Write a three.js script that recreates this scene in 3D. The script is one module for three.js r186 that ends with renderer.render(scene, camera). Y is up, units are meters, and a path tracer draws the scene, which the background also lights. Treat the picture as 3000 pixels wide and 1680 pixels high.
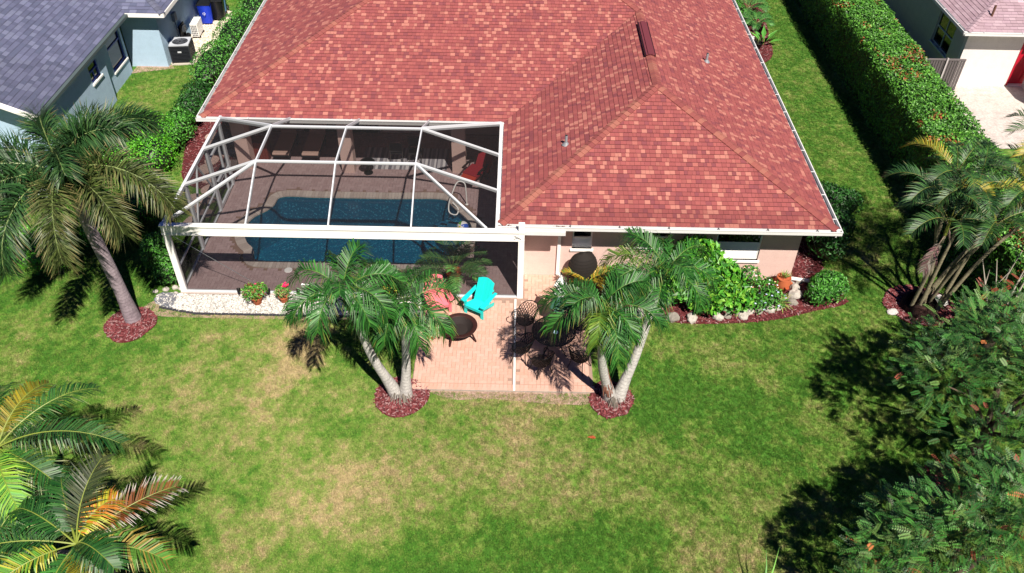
import * as THREE from 'three';
import { mergeGeometries } from 'three/addons/utils/BufferGeometryUtils.js';

// ---------- camera, sky, sun, exposure
const scene = new THREE.Scene();
const camera = new THREE.PerspectiveCamera(37.85, 1024 / 573, 0.1, 3000);
camera.position.set(0, 17.5, 0);
camera.quaternion.setFromRotationMatrix(new THREE.Matrix4().set(
  0.99983, -0.0185, 0.00005, 0, 0.01385, 0.75068, 0.66052, 0, -0.01226, -0.66041, 0.75081, 0, 0, 0, 0, 1));
camera.updateMatrixWorld(); camera.updateProjectionMatrix();
scene.add(camera);
const renderer = new THREE.WebGLRenderer({ antialias: true });
renderer.toneMapping = THREE.LinearToneMapping;
renderer.toneMappingExposure = 1.6;
renderer.shadowMap.enabled = true;
const SUN = new THREE.Vector3(0.29, 1, 0.69).normalize();
// deep clear blue sky, paler toward the horizon
const skyTex = (() => {
  const w = 64, h = 64, d = new Float32Array(w * h * 4);
  for (let j = 0; j < h; j++) { const e = Math.max(0, Math.sin(((j + 0.5) / h - 0.5) * Math.PI)), t = Math.pow(1 - e, 3); for (let i = 0; i < w; i++) { const k = (j * w + i) * 4; d[k] = 0.009 + 0.05 * t; d[k + 1] = 0.026 + 0.05 * t; d[k + 2] = 0.11 + 0.03 * t; d[k + 3] = 1; } }
  const t = new THREE.DataTexture(d, w, h, THREE.RGBAFormat, THREE.FloatType); t.mapping = THREE.EquirectangularReflectionMapping; t.magFilter = t.minFilter = THREE.LinearFilter; t.needsUpdate = true; return t;
})();
scene.background = skyTex; scene.environment = skyTex;
const sun = new THREE.DirectionalLight(0xfff4e6, 5);
sun.name = 'sun'; sun.position.copy(SUN).multiplyScalar(60).add(new THREE.Vector3(0, 0, -24)); sun.target.position.set(0, 0, -24);
sun.castShadow = true; sun.shadow.mapSize.set(4096, 4096); sun.shadow.radius = 1;
Object.assign(sun.shadow.camera, { left: -32, right: 32, top: 32, bottom: -32, near: 1, far: 140 });
scene.add(sun, sun.target);

// ---------- helpers
const V = (x, y, z) => new THREE.Vector3(x, y, z);
const PI = Math.PI;
function rng(seed) { let a = seed >>> 0; return () => { a = (a + 0x6D2B79F5) | 0; let t = Math.imul(a ^ (a >>> 15), 1 | a); t = (t + Math.imul(t ^ (t >>> 7), 61 | t)) ^ t; return ((t ^ (t >>> 14)) >>> 0) / 4294967296; }; }
const lerp = (a, b, t) => a + (b - a) * t, clamp = (v, a = 0, b = 1) => Math.min(b, Math.max(a, v));
const smooth = (a, b, x) => { const t = clamp((x - a) / (b - a)); return t * t * (3 - 2 * t); };
function hash(x, y) { let h = Math.imul(x | 0, 374761393) ^ Math.imul(y | 0, 668265263); h = Math.imul(h ^ (h >>> 13), 1274126177); return ((h ^ (h >>> 16)) >>> 0) / 4294967296; }
function vnoise(x, y) { const i = Math.floor(x), j = Math.floor(y), f = x - i, g = y - j, u = f * f * (3 - 2 * f), v = g * g * (3 - 2 * g); return lerp(lerp(hash(i, j), hash(i + 1, j), u), lerp(hash(i, j + 1), hash(i + 1, j + 1), u), v); }
function fbm(x, y, n = 4) { let s = 0, a = 0.5, t = 0; for (let i = 0; i < n; i++) { s += a * vnoise(x, y); t += a; a *= 0.5; x = x * 2.03 + 17.1; y = y * 2.03 + 9.7; } return s / t; }
const hex = (h) => new THREE.Color(h);
const names = {};
function numbered(n) { const k = names[n] = (names[n] ?? -1) + 1; return k ? n + '_' + String(k).padStart(3, '0') : n; }
function tag(o, label, category, group, kind) { o.userData.label = label; if (category) o.userData.category = category; if (group) o.userData.group = group; if (kind) o.userData.kind = kind; return o; }
function thing(name, label, category, pos = [0, 0, 0], turn = 0, group) {
  const o = new THREE.Group(); o.name = numbered(name); scene.add(o); o.position.set(...pos); o.rotation.y = turn; return tag(o, label, category, group);
}
function part(name, geo, mat, parent, label) {
  if (Array.isArray(geo)) geo = merge(geo);
  const m = new THREE.Mesh(geo, mat); m.name = name; m.castShadow = m.receiveShadow = true; parent.add(m); if (label) m.userData.label = label; return m;
}
function struct(name, geo, mat) { const m = part(numbered(name), geo, mat, scene); m.userData.kind = 'structure'; return m; }
function merge(list) {
  const col = list.some((g) => g.attributes.color);
  return mergeGeometries(list.map((g) => {
    let q = g.index ? g.toNonIndexed() : g;
    if (!q.attributes.uv) q.setAttribute('uv', new THREE.BufferAttribute(new Float32Array(q.attributes.position.count * 2), 2));
    if (!q.attributes.normal) q.computeVertexNormals();
    for (const k of Object.keys(q.attributes)) if (!['position', 'normal', 'uv', 'color'].includes(k)) q.deleteAttribute(k);
    if (col && !q.attributes.color) q.setAttribute('color', new THREE.BufferAttribute(new Float32Array(q.attributes.position.count * 3).fill(1), 3));
    return q;
  }));
}
// box-projected uv in metres
function muv(g) {
  g = g.index ? g.toNonIndexed() : g; if (!g.attributes.normal) g.computeVertexNormals();
  const p = g.attributes.position, n = g.attributes.normal, uv = new Float32Array(p.count * 2);
  for (let i = 0; i < p.count; i++) {
    const x = Math.abs(n.getX(i)), y = Math.abs(n.getY(i)), z = Math.abs(n.getZ(i));
    if (y >= x && y >= z) { uv[2 * i] = p.getX(i); uv[2 * i + 1] = p.getZ(i); } else if (x >= z) { uv[2 * i] = p.getZ(i); uv[2 * i + 1] = p.getY(i); } else { uv[2 * i] = p.getX(i); uv[2 * i + 1] = p.getY(i); }
  }
  g.setAttribute('uv', new THREE.BufferAttribute(uv, 2)); return g;
}
function box(x0, x1, y0, y1, z0, z1) { const g = new THREE.BoxGeometry(x1 - x0, y1 - y0, z1 - z0); g.translate((x0 + x1) / 2, (y0 + y1) / 2, (z0 + z1) / 2); return muv(g); }
function cbox(w, h, d, x = 0, y = 0, z = 0, rx = 0, ry = 0, rz = 0) { const g = new THREE.BoxGeometry(w, h, d); if (rx) g.rotateX(rx); if (rz) g.rotateZ(rz); if (ry) g.rotateY(ry); g.translate(x, y, z); return g; }
// rounded-corner slab from an outline
function slabGeo(pts, h, bev = 0.004) {
  const s = new THREE.Shape(pts.map(([x, z]) => new THREE.Vector2(x, -z)));
  const g = new THREE.ExtrudeGeometry(s, { depth: h - bev, bevelEnabled: bev > 0, bevelSize: bev, bevelThickness: bev, bevelSegments: 1, curveSegments: 4, bevelOffset: -bev });
  g.rotateX(-PI / 2); return g;
}
function bar(a, b, w, h) { // rectangular bar from a to b, w sideways, h upright
  const d = b.clone().sub(a), L = d.length(); const g = new THREE.BoxGeometry(w, h, L); g.applyMatrix4(new THREE.Matrix4().lookAt(b, a, Math.abs(d.y) > 0.95 * L ? V(0, 0, 1) : V(0, 1, 0))); const c = a.clone().add(b).multiplyScalar(0.5); g.translate(c.x, c.y, c.z); return g;
}
function tube(pts, r, seg = 8, rad = 6, closed = false) { return new THREE.TubeGeometry(new THREE.CatmullRomCurve3(pts.map((p) => p.isVector3 ? p : V(...p)), closed), seg, r, rad, closed); }
function rod(a, b, r, rad = 8) { return new THREE.TubeGeometry(new THREE.LineCurve3(a.isVector3 ? a : V(...a), b.isVector3 ? b : V(...b)), 1, r, rad, false); }
function lathe(prof, seg = 24) { return new THREE.LatheGeometry(prof.map(([r, y]) => new THREE.Vector2(r, y)), seg); }
// mesh builder with vertex colours
class MB {
  constructor() { this.p = []; this.c = []; }
  tri(a, b, c, k) { this.p.push(a.x, a.y, a.z, b.x, b.y, b.z, c.x, c.y, c.z); for (let i = 0; i < 3; i++) this.c.push(k.r, k.g, k.b); }
  quad(a, b, c, d, k) { this.tri(a, b, c, k); this.tri(a, c, d, k); }
  tri3(a, b, c, k1, k2, k3) { this.p.push(a.x, a.y, a.z, b.x, b.y, b.z, c.x, c.y, c.z); for (const k of [k1, k2, k3]) this.c.push(k.r, k.g, k.b); }
  geo() {
    const g = new THREE.BufferGeometry(); g.setAttribute('position', new THREE.Float32BufferAttribute(this.p, 3)); g.setAttribute('color', new THREE.Float32BufferAttribute(this.c, 3));
    g.computeVertexNormals(); g.setAttribute('uv', new THREE.BufferAttribute(new Float32Array(this.p.length / 3 * 2), 2)); return g;
  }
}
function tinted(g, k) { const n = g.attributes.position.count, a = new Float32Array(n * 3); for (let i = 0; i < n; i++) { a[3 * i] = k.r; a[3 * i + 1] = k.g; a[3 * i + 2] = k.b; } g.setAttribute('color', new THREE.BufferAttribute(a, 3)); return g; }
// tapered tube along points with radii, optional ring ridges
function taper(pts, radii, rad = 10, seg = 24, ring = 0, ringStep = 0.12) {
  const cv = new THREE.CatmullRomCurve3(pts.map((p) => p.isVector3 ? p : V(...p))), L = cv.getLength();
  const P = [], N = [], U = [], I = []; let pn = V(1, 0, 0);
  for (let i = 0; i <= seg; i++) {
    const t = i / seg, c = cv.getPointAt(t), d = cv.getTangentAt(t); const n = pn.clone().sub(d.clone().multiplyScalar(pn.dot(d))).normalize(); pn = n; const b = d.clone().cross(n);
    const f = t * (radii.length - 1), k = Math.min(radii.length - 2, Math.floor(f)); let r = lerp(radii[k], radii[k + 1], f - k);
    if (ring) r *= 1 + ring * (i % 2 ? 1 : -1);
    for (let j = 0; j <= rad; j++) { const a = j / rad * 2 * PI; const o = n.clone().multiplyScalar(Math.cos(a)).addScaledVector(b, Math.sin(a)); P.push(c.x + o.x * r, c.y + o.y * r, c.z + o.z * r); N.push(o.x, o.y, o.z); U.push(j / rad * 2 * PI * r, t * L); }
  }
  for (let i = 0; i < seg; i++) for (let j = 0; j < rad; j++) { const a = i * (rad + 1) + j, b = a + rad + 1; I.push(a, a + 1, b, b, a + 1, b + 1); }
  const g = new THREE.BufferGeometry(); g.setAttribute('position', new THREE.Float32BufferAttribute(P, 3)); g.setAttribute('normal', new THREE.Float32BufferAttribute(N, 3)); g.setAttribute('uv', new THREE.Float32BufferAttribute(U, 2)); g.setIndex(I); return g.toNonIndexed();
}
// noise texture: fn(u, v, i, j) -> [r, g, b] 0..255 sRGB
function tex(n, size, fn, srgb = true) {
  const d = new Uint8Array(n * n * 4); for (let j = 0; j < n; j++) for (let i = 0; i < n; i++) { const c = fn(i / n, j / n, i, j), k = (j * n + i) * 4; d[k] = c[0]; d[k + 1] = c[1]; d[k + 2] = c[2]; d[k + 3] = 255; }
  const t = new THREE.DataTexture(d, n, n, THREE.RGBAFormat); t.wrapS = t.wrapT = THREE.RepeatWrapping; t.magFilter = THREE.LinearFilter; t.minFilter = THREE.LinearMipmapLinearFilter; t.generateMipmaps = true; t.repeat.set(1 / size, 1 / size); if (srgb) t.colorSpace = THREE.SRGBColorSpace; t.needsUpdate = true; return t;
}
// tiling noise
function tnoise(u, v, f) { const x = u * f, y = v * f, i = Math.floor(x), j = Math.floor(y), a = x - i, b = y - j, m = (q) => ((q % f) + f) % f, s = a * a * (3 - 2 * a), t = b * b * (3 - 2 * b); return lerp(lerp(hash(m(i), m(j) + 91), hash(m(i + 1), m(j) + 91), s), lerp(hash(m(i), m(j + 1) + 91), hash(m(i + 1), m(j + 1) + 91), s), t); }
const grainT = (lo, hi, f1 = 64, f2 = 8) => (u, v, i, j) => { const n = 0.5 * hash(i, j) + 0.3 * tnoise(u, v, f1) + 0.2 * tnoise(u, v, f2); const k = lerp(lo, hi, n); return [k, k, k]; };
const T = { fine: tex(256, 1.2, grainT(214, 255)), rough: tex(256, 2, grainT(160, 255, 32, 8)), bump: tex(256, 0.8, grainT(0, 255, 96, 24), false) };
const std = (c, r = 0.7, o = {}) => new THREE.MeshStandardMaterial({ color: c, roughness: r, ...o });
const grainy = (c, r = 0.8, bs = 0.003, map = T.fine) => std(c, r, { map, bumpMap: T.bump, bumpScale: bs });
const leafMat = std(0xffffff, 0.5, { vertexColors: true, side: THREE.DoubleSide });
const glossLeaf = std(0xffffff, 0.5, { vertexColors: true, side: THREE.DoubleSide });
const vcMat = std(0xffffff, 0.85, { vertexColors: true });
const M = {
  white: std(0xf0f0ee, 0.35), gutter: grainy(0xeff0f1, 0.45, 0.001), fascia: std(0xf2f1ee, 0.5), alu: std(0xcdd2d8, 0.4), pink: grainy(0xe9c9c0, 0.9, 0.004), soffit: std(0xd9c3bb, 0.8),
  glass: std(0x0a0d12, 0.06, { metalness: 0 }), dark: std(0x15161a, 0.6), black: std(0x0d0d0e, 0.45), iron: std(0x070708, 0.55), steel: std(0xd5d8da, 0.22, { metalness: 0.9 }),
  terra: grainy(0xc2683f, 0.85, 0.003), soil: std(0x2a1d16, 1), bark: grainy(0xa8a39c, 0.9, 0.01, T.rough), brownbark: grainy(0x6a5a4c, 0.95, 0.012, T.rough), shaft: std(0x5f8a3a, 0.5), stem: grainy(0x5b4a36, 0.9, 0.004, T.rough),
  turq: std(0x16cfcb, 0.45), coral: std(0xe0707c, 0.5), screen: std(0x08080b, 0.95, { transparent: true, opacity: 0.46, side: THREE.DoubleSide, depthWrite: false }),
};
// ---------- lawn colour
const DRY = [[-6.3, -17.5, 1.0, 1.4], [-5.9, -16.8, .8, 1.5], [-6.4, -16.0, .9, 1.3], [-6.6, -15.0, .9, 1.0], [-7, -13.6, 1.2, .5], [-5.0, -12.1, 1.1, .9], [-3.6, -12.2, .8, .9], [-4.4, -11.3, .9, 1.1], [-6.3, -11.0, 1.1, .7], [-7.6, -12, 1.2, .5], [-3.2, -10.9, .7, .8], [-4.1, -12.9, .6, .9], [-5.6, -13.3, .7, .6], [-2.2, -12.7, 1.6, .6], [-0.6, -12.6, 1.6, .55], [1.0, -12.4, 1.5, .55], [-5.8, -9.9, 1.4, .7], [1.4, -14.2, 2.0, .6], [0.2, -14.7, 1.5, .7], [3.0, -13.1, 1.4, .5], [1.6, -11.9, 0.9, .5], [4.3, -11, 1.0, .75], [5.6, -10.6, 0.9, .75], [4.2, -9.6, 1.0, .75], [5.2, -9.4, .9, .8], [6.3, -10.0, .7, .7], [6.0, -12.5, .9, .5], [5.2, -14.2, 1.2, .45], [6.6, -16.2, 1.0, .4], [5.7, -17.1, 1.0, .5], [-15.4, -30.5, 1.4, .55], [-14.6, -32, 1.0, .5], [-9.6, -15.4, 1.6, .4], [-11, -14, 1.5, .4], [12, -27, .5, .7], [11.2, -23.5, .6, .5], [11.3, -21.9, .8, .8], [11.9, -30, .5, .45], [-13.0, -25.0, .7, .6], [-11.6, -24.6, .7, .9], [-11.7, -22.7, .6, .8], [10.8, -20.7, .7, .7], [-0.6, -15.2, 1.0, .8], [1.2, -15.3, .9, .8], [-8.6, -18.1, 1.2, .7], [-6, -18.1, 1.1, .85], [-13.9, -20.4, .8, .6], [-13.2, -19.6, .6, .4]];
const LUSH = [[-1, -9.6, 2.6, .8], [1.2, -9.8, 2.2, .8], [-2.2, -9.2, 1.8, .7], [2.8, -10.6, 1.4, .5], [5.0, -15.7, 1.5, .4], [3.7, -14.6, 1.2, .6], [6.6, -14.6, 1.8, .4], [-13, -15.3, 1.4, .3], [10.6, -29, 2.0, .5], [11, -25.6, 1.5, .5], [-0.5, -15.1, .35, 1], [-4.0, -14.6, .8, .4]];
function lawnDry(x, z) {
  const w = 0.8 * (fbm(x * 1.1 + 3, z * 1.1, 3) - 0.5), w2 = 0.8 * (fbm(x * 1.1 + 40, z * 1.1 + 7, 3) - 0.5);
  let d = 0.22 + 0.55 * (fbm(x * 0.35 + 5, z * 0.35 + 2, 3) - 0.5);
  if (x < 2.5 && z > -20) d += 0.17 * (1 - smooth(0, 2.5, x)) * smooth(-19, -15, z); if (x > 2 && z > -19) d += 0.05;
  for (const [px, pz, r, a] of DRY) { const q = Math.hypot(x + w * 1.6 - px, z + w2 * 1.6 - pz) / r; if (q < 1.3) d += a * 0.34 * (1 - smooth(0.15, 1.3, q)); }
  for (const [px, pz, r, a] of LUSH) { const q = Math.hypot(x + w * 1.6 - px, z + w2 * 1.6 - pz) / r; if (q < 1.3) d -= a * 0.36 * (1 - smooth(0.2, 1.3, q)); }
  d += 0.7 * (fbm(x * 2.3, z * 2.3, 4) - 0.5) + 0.8 * (fbm(x * 6 + 11, z * 6, 3) - 0.5);
  return clamp(d, 0, 1.15);
}
const G0 = [0.050, 0.172, 0.010], G1 = [0.140, 0.255, 0.032], G2 = [0.262, 0.288, 0.088], G3 = [0.47, 0.33, 0.205];
function lawnColor(x, z, jit) {
  const d = clamp(lawnDry(x, z) + jit * 0.3); const out = [];
  for (let k = 0; k < 3; k++) out.push(d < 0.35 ? lerp(G0[k], G1[k], d / 0.35) : d < 0.75 ? lerp(G1[k], G2[k], (d - 0.35) / 0.4) : lerp(G2[k], G3[k], (d - 0.75) / 0.4)); return out;
}
const toS = (c) => 255 * (c <= 0.0031308 ? 12.92 * c : 1.055 * Math.pow(c, 1 / 2.4) - 0.055);
const lawnTex = (() => {
  const n = 1536, S = 44; const t = tex(n, S, (u, v, i, j) => { const x = -22 + u * S, z = -4 - v * S; const h = hash(i, j + 777); const c = lawnColor(x, z, h - 0.5); const b = 0.62 + 0.5 * hash(i + 5, j); return c.map((q) => toS(q * b)); });
  t.wrapS = t.wrapT = THREE.MirroredRepeatWrapping; return t;
})();
// plane outline helpers; shape coordinates are (x, -z)
const sh = (pts) => new THREE.Shape(pts.map(([x, z]) => new THREE.Vector2(x, -z)));
function sheet(pts, y, holes = []) { const s = sh(pts); for (const h of holes) s.holes.push(new THREE.Path(h.map(([x, z]) => new THREE.Vector2(x, -z)))); const g = new THREE.ShapeGeometry(s); g.rotateX(-PI / 2); g.translate(0, y, 0); return g; } // uv = (x, -z)
function smoothLoop(pts, n = 6) { const c = new THREE.CatmullRomCurve3(pts.map(([x, z]) => V(x, 0, z)), true, 'centripetal'); return c.getPoints(pts.length * n).slice(0, -1).map((p) => [p.x, p.z]); }
const inside = (pts, x, z) => { let r = false; for (let i = 0, j = pts.length - 1; i < pts.length; j = i++) { const [a, b] = pts[i], [c, d] = pts[j]; if ((b > z) !== (d > z) && x < (c - a) * (z - b) / (d - b) + a) r = !r; } return r; };
const inflate = (pts, d) => { let A = 0; pts.forEach(([x, z], i) => { const [a, b] = pts[(i + 1) % pts.length]; A += x * b - a * z; }); const s = A > 0 ? 1 : -1; return pts.map(([x, z], i) => { const [a, b] = pts[(i + pts.length - 1) % pts.length], [c, e] = pts[(i + 1) % pts.length]; let nx = e - b, nz = -(c - a); const l = Math.hypot(nx, nz); return [x + s * nx / l * d, z + s * nz / l * d]; }); };
const DECK = [[-10.3, -19.26], [0.3, -19.26], [0.3, -29.0], [-10.3, -29.0]];
{
  const g = sheet([[-260, 120], [260, 120], [260, -330], [-260, -330]], 0, [[[-10.2, -19.4], [0.2, -19.4], [0.2, -28.5], [-10.2, -28.5]]]);
  const uv = g.attributes.uv; for (let i = 0; i < uv.count; i++) uv.setXY(i, uv.getX(i) + 22, uv.getY(i) - 4);
  struct('lawn_ground', g, std(0xffffff, 1, { map: lawnTex, bumpMap: T.bump, bumpScale: 0.01 }));
}
// ---------- beds
const ring = (cx, cz, rx, rz, seed, n = 14) => { const r = rng(seed); return smoothLoop(Array.from({ length: n }, (_, i) => { const a = i / n * 2 * PI, k = 0.93 + 0.14 * r(); return [cx + Math.cos(a) * rx * k, cz + Math.sin(a) * rz * k]; }), 4); };
const mulchTex = tex(512, 1.6, (u, v, i, j) => { const n = 0.45 * hash(i >> 1, j >> 1) + 0.35 * tnoise(u, v, 90) + 0.2 * tnoise(u, v, 7); return [lerp(52, 132, n), lerp(20, 52, n * n), lerp(24, 56, n * n)]; });
const mulchMat = std(0xffffff, 1, { map: mulchTex, bumpMap: T.bump, bumpScale: 0.03 });
const bareMat = std(0xffffff, 1, { map: tex(512, 2, (u, v, i, j) => { const n = 0.4 * hash(i, j) + 0.4 * tnoise(u, v, 60) + 0.2 * tnoise(u, v, 6); return [lerp(120, 222, n), lerp(96, 192, n), lerp(86, 174, n)]; }), bumpMap: T.bump, bumpScale: 0.02 });
const BEDS = {
  foxtail: ring(-11.36, -17.85, 0.74, 0.74, 1), twin1: ring(-2.98, -15.2, 0.74, 0.72, 2), twin2: ring(2.78, -15.25, 0.62, 0.68, 3), areca: ring(12.7, -19.3, 1.05, 0.95, 4),
  side: smoothLoop([[-10.25, -25.1], [-11.3, -24.9], [-12.1, -25.4], [-12.6, -27], [-12.9, -29], [-12.7, -31], [-12.3, -34], [-12, -39], [-10.2, -39], [-10.2, -29]], 5),
  front: smoothLoop([[2.4, -20.3], [2.5, -18.9], [3.6, -18.75], [5, -18.35], [6.5, -18.35], [8, -18.55], [9.4, -19.0], [10.5, -19.45], [10.2, -20.3], [10.3, -22], [10.7, -24], [10, -25.5], [8.95, -25.4], [8.95, -20.5], [6, -20.4]], 6),
  eave: smoothLoop([[9.4, -35.2], [11.2, -35.6], [11.9, -36.4], [12.2, -38.2], [12.4, -40], [12.5, -43], [9.4, -43]], 5),
};
const bedY = { foxtail: .03, twin1: .03, twin2: .03, areca: .03, side: .02, front: .02, eave: .02 };
const bedName = { foxtail: 'mulch_ring', twin1: 'mulch_ring', twin2: 'mulch_ring', areca: 'mulch_ring', side: 'mulch_bed', front: 'mulch_bed', eave: 'mulch_bed' };
for (const k in BEDS) { const m = struct(bedName[k], sheet(BEDS[k], bedY[k]), mulchMat); }
// chips, pebbles, grass: scattered matter nobody could count
function scatter(name, label, category, geo, mat, n, place, seed) {
  const r = rng(seed), list = []; for (let i = 0, k = 0; i < n && k < n * 30; k++) { const q = place(r); if (q) { list.push(q); i++; } }
  const im = new THREE.InstancedMesh(geo, mat, list.length); im.name = numbered(name); const d = new THREE.Object3D();
  list.forEach((q, i) => { d.position.set(q.x, q.y, q.z); d.rotation.set(q.rx || 0, q.ry || 0, q.rz || 0, 'YXZ'); d.scale.set(q.s * (q.sx || 1), q.s * (q.sy || 1), q.s * (q.sz || 1)); d.updateMatrix(); im.setMatrixAt(i, d.matrix); im.setColorAt(i, q.c); });
  im.castShadow = im.receiveShadow = true; scene.add(im); tag(im, label, category, null, 'stuff'); return im;
}
const chipGeo = new THREE.BoxGeometry(0.09, 0.012, 0.022);
const mulchAreas = Object.entries(BEDS).map(([k, p]) => { const xs = p.map((q) => q[0]), zs = p.map((q) => q[1]); return { k, p, x0: Math.min(...xs), x1: Math.max(...xs), z0: Math.min(...zs), z1: Math.max(...zs) }; });
const mulchTones = [[.16, .035, .04], [.22, .055, .058], [.10, .024, .028], [.32, .19, .19], [.19, .042, .05]].map((c) => new THREE.Color(...c));
const chipLabels = { foxtail: 'red brown mulch chips ringing the foxtail palm trunk', twin1: 'red mulch chips around the twin palm beside the coral chair', twin2: 'red mulch chips around the twin palm beside the iron table', areca: 'red mulch chips under the clump of slender palms', side: 'dark red mulch chips beside the screened pool cage', front: 'dark red mulch chips in the rock edged flower bed', eave: 'red mulch chips under the right roof edge near the small plants' };
for (const a of mulchAreas) {
  const area = (a.x1 - a.x0) * (a.z1 - a.z0); const n = Math.min(5200, Math.round(area * 420));
  scatter('mulch_chips', chipLabels[a.k], 'mulch', chipGeo, std(0xffffff, 0.95), n, (r) => { const x = lerp(a.x0, a.x1, r()), z = lerp(a.z0, a.z1, r()); if (!inside(a.p, x, z)) return null; return { x, y: bedY[a.k] + 0.012 + 0.02 * r(), z, ry: r() * 6.3, rz: (r() - .5) * .7, rx: (r() - .5) * .6, s: 0.6 + 0.7 * r(), c: mulchTones[Math.floor(r() * 5)] }; }, 31 + a.k.length + a.p.length);
}
// white gravel strip and its dark edging
const GRAVEL = smoothLoop([[-10.2, -19.22], [-10.55, -19.3], [-10.95, -19.2], [-11.0, -18.9], [-10.6, -18.6], [-9.8, -18.42], [-8, -18.36], [-6.2, -18.36], [-4.4, -18.38], [-2.8, -18.4], [-2.78, -19.2], [-6, -19.24]], 6);
struct('gravel_bed', sheet(GRAVEL, 0.022), std(0xd8d5cc, 1, { map: T.rough, bumpMap: T.bump, bumpScale: 0.02 }));
const pebbleGeo = new THREE.IcosahedronGeometry(0.03, 0); pebbleGeo.scale(1, 0.6, 0.8);
scatter('white_gravel', 'white gravel strip along the front of the pool cage', 'gravel', pebbleGeo, std(0xffffff, 0.9), 12500, (r) => { const x = lerp(-11, -2.8, r()), z = lerp(-19.25, -18.35, r()); if (!inside(GRAVEL, x, z)) return null; const k = 0.3 + 0.45 * r(), gr = x < -10.35 && r() < 0.7, dk = r() < 0.04; return { x, y: 0.03 + 0.02 * r(), z, ry: r() * 6.3, rx: r() * 2, s: 0.55 + 0.85 * r(), c: gr ? new THREE.Color(0.13, 0.14, 0.17) : dk ? new THREE.Color(.2, .18, .16) : new THREE.Color(k, k * .98, k * .93) }; }, 77);
{ // scalloped dark edging, one run
  const r = rng(12), list = []; for (let x = -10.7; x < -3; x += 0.11) { list.push(cbox(0.1, 0.07, 0.05, x, 0.03, -18.34 - 0.02 * r() - (x < -9.6 ? (-9.6 - x) * 0.22 : 0), 0, 0.2 * (r() - .5))); }
  const e = part(numbered('stone_edging'), list, grainy(0x4a4a55, 0.9, 0.006, T.rough), scene); tag(e, 'low dark stone edging between the white gravel and the lawn', 'edging');
}
struct('gravel_margin', sheet(smoothLoop([[-11.25, -18.6], [-10.9, -18.3], [-9.5, -18.2], [-7, -18.2], [-4, -18.22], [-2.8, -18.2], [-2.8, -18.42], [-10.4, -18.5], [-11.0, -18.9]], 6), 0.006), bareMat);
struct('bare_verge', sheet(smoothLoop([[-2.3, -15.5], [-1.6, -15.15], [-0.6, -15.2], [0.5, -15.1], [1.4, -15.05], [2.2, -15.1], [2.3, -15.5]], 6), 0.008), bareMat);
// ---------- pavers
const paverTones = ['#d6ad9c', '#d4aa98', '#d7af9e', '#d3a998', '#d1a693', '#d8b1a1'].map((c) => grainy(c, 0.9, 0.002));
const deckTones = ['#b89fa0', '#b3999a', '#bca3a4', '#b59c9d', '#af9596'].map((c) => grainy(c, 0.9, 0.002));
const PW = 0.115, GAP = 0.006, paverH = new THREE.BoxGeometry(2 * PW - GAP, 0.03, PW - GAP), paverV = new THREE.BoxGeometry(PW - GAP, 0.03, 2 * PW - GAP), paverS = new THREE.BoxGeometry(PW - GAP, 0.03, PW - GAP);
for (const g of [paverH, paverV, paverS]) { const p = g.attributes.position, uv = g.attributes.uv; for (let i = 0; i < p.count; i++) uv.setXY(i, p.getX(i), p.getZ(i)); }
function pave(parent, tones, x0, x1, z0, z1, keep, yTop, seed, nSingle, rank) {
  const r = rng(seed), all = [], nx = Math.floor((x1 - x0) / PW), nz = Math.floor((z1 - z0) / PW);
  for (let i = 0; i < nx; i++) for (let j = 0; j < nz; j++) {
    const m = ((i - j) % 4 + 4) % 4; let w = 0, h = 0;
    if (m === 0) { w = i + 1 < nx ? 2 : 1; h = 1; } else if (m === 3) { w = 1; h = j + 1 < nz ? 2 : 1; } else if (m === 1 && i === 0) { w = h = 1; } else if (m === 2 && j === 0) { w = h = 1; } else continue;
    const x = x0 + (i + w / 2) * PW, z = z0 + (j + h / 2) * PW; if (!keep(x, z, w * PW / 2, h * PW / 2)) continue;
    all.push({ x, z, w, h, t: Math.floor(r() * tones.length), y: yTop - 0.015 + (r() - .5) * 0.003, d: rank(x, z), tilt: (r() - .5) * 0.006 });
  }
  all.sort((a, b) => a.d - b.d);
  const geoOf = (q) => q.w === 2 ? paverH : q.h === 2 ? paverV : paverS;
  all.slice(0, nSingle).forEach((q) => { const m = part('paver', geoOf(q), tones[q.t], parent); m.position.set(q.x, q.y, q.z); m.rotation.set(q.tilt, 0, -q.tilt); });
  tones.forEach((t, k) => { const list = all.slice(nSingle).filter((q) => q.t === k).map((q) => geoOf(q).clone().toNonIndexed().translate(q.x, q.y, q.z)); if (list.length) part('paver_field', list, t, parent).userData.kind = 'stuff'; });
}
const patio = new THREE.Group(); patio.name = 'patio'; patio.userData.kind = 'structure'; scene.add(patio);
part('slab', box(-2.74, 2.32, -0.05, 0.046, -20.42, -15.56).toNonIndexed(), grainy(0xa58a7c, 1, 0.003), patio);
part('kerb', [box(-2.74, 2.32, 0, 0.062, -15.56, -15.45)], grainy(0xcbbcae, 0.9, 0.004, T.rough), patio);
pave(patio, paverTones, -2.72, 2.3, -20.42, -15.68, (x, z, w, h) => !(x - w < 0.3 && z - h < -19.25) && Math.abs(x - 0.112) > 0.03 + w - 0.01, 0.064, 5, 300, (x, z) => -z + Math.max(0, -x - 0.9) * 3 + Math.max(0, x - 1.2) * 2);
{ const r = rng(9); for (let x = -2.72; x < 2.28; x += PW) { const m = part('border_paver', paverV, paverTones[Math.floor(r() * 6)], patio); m.position.set(x + PW / 2, 0.05, -15.57 - 0.0); m.scale.z = 0.95; m.position.z = -15.575; } }
{ const s = part(numbered('drain_channel'), [box(0.085, 0.14, 0.03, 0.07, -19.22, -15.46)], M.white, scene); tag(s, 'long white drain strip crossing the pink paved patio', 'drain'); }
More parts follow.
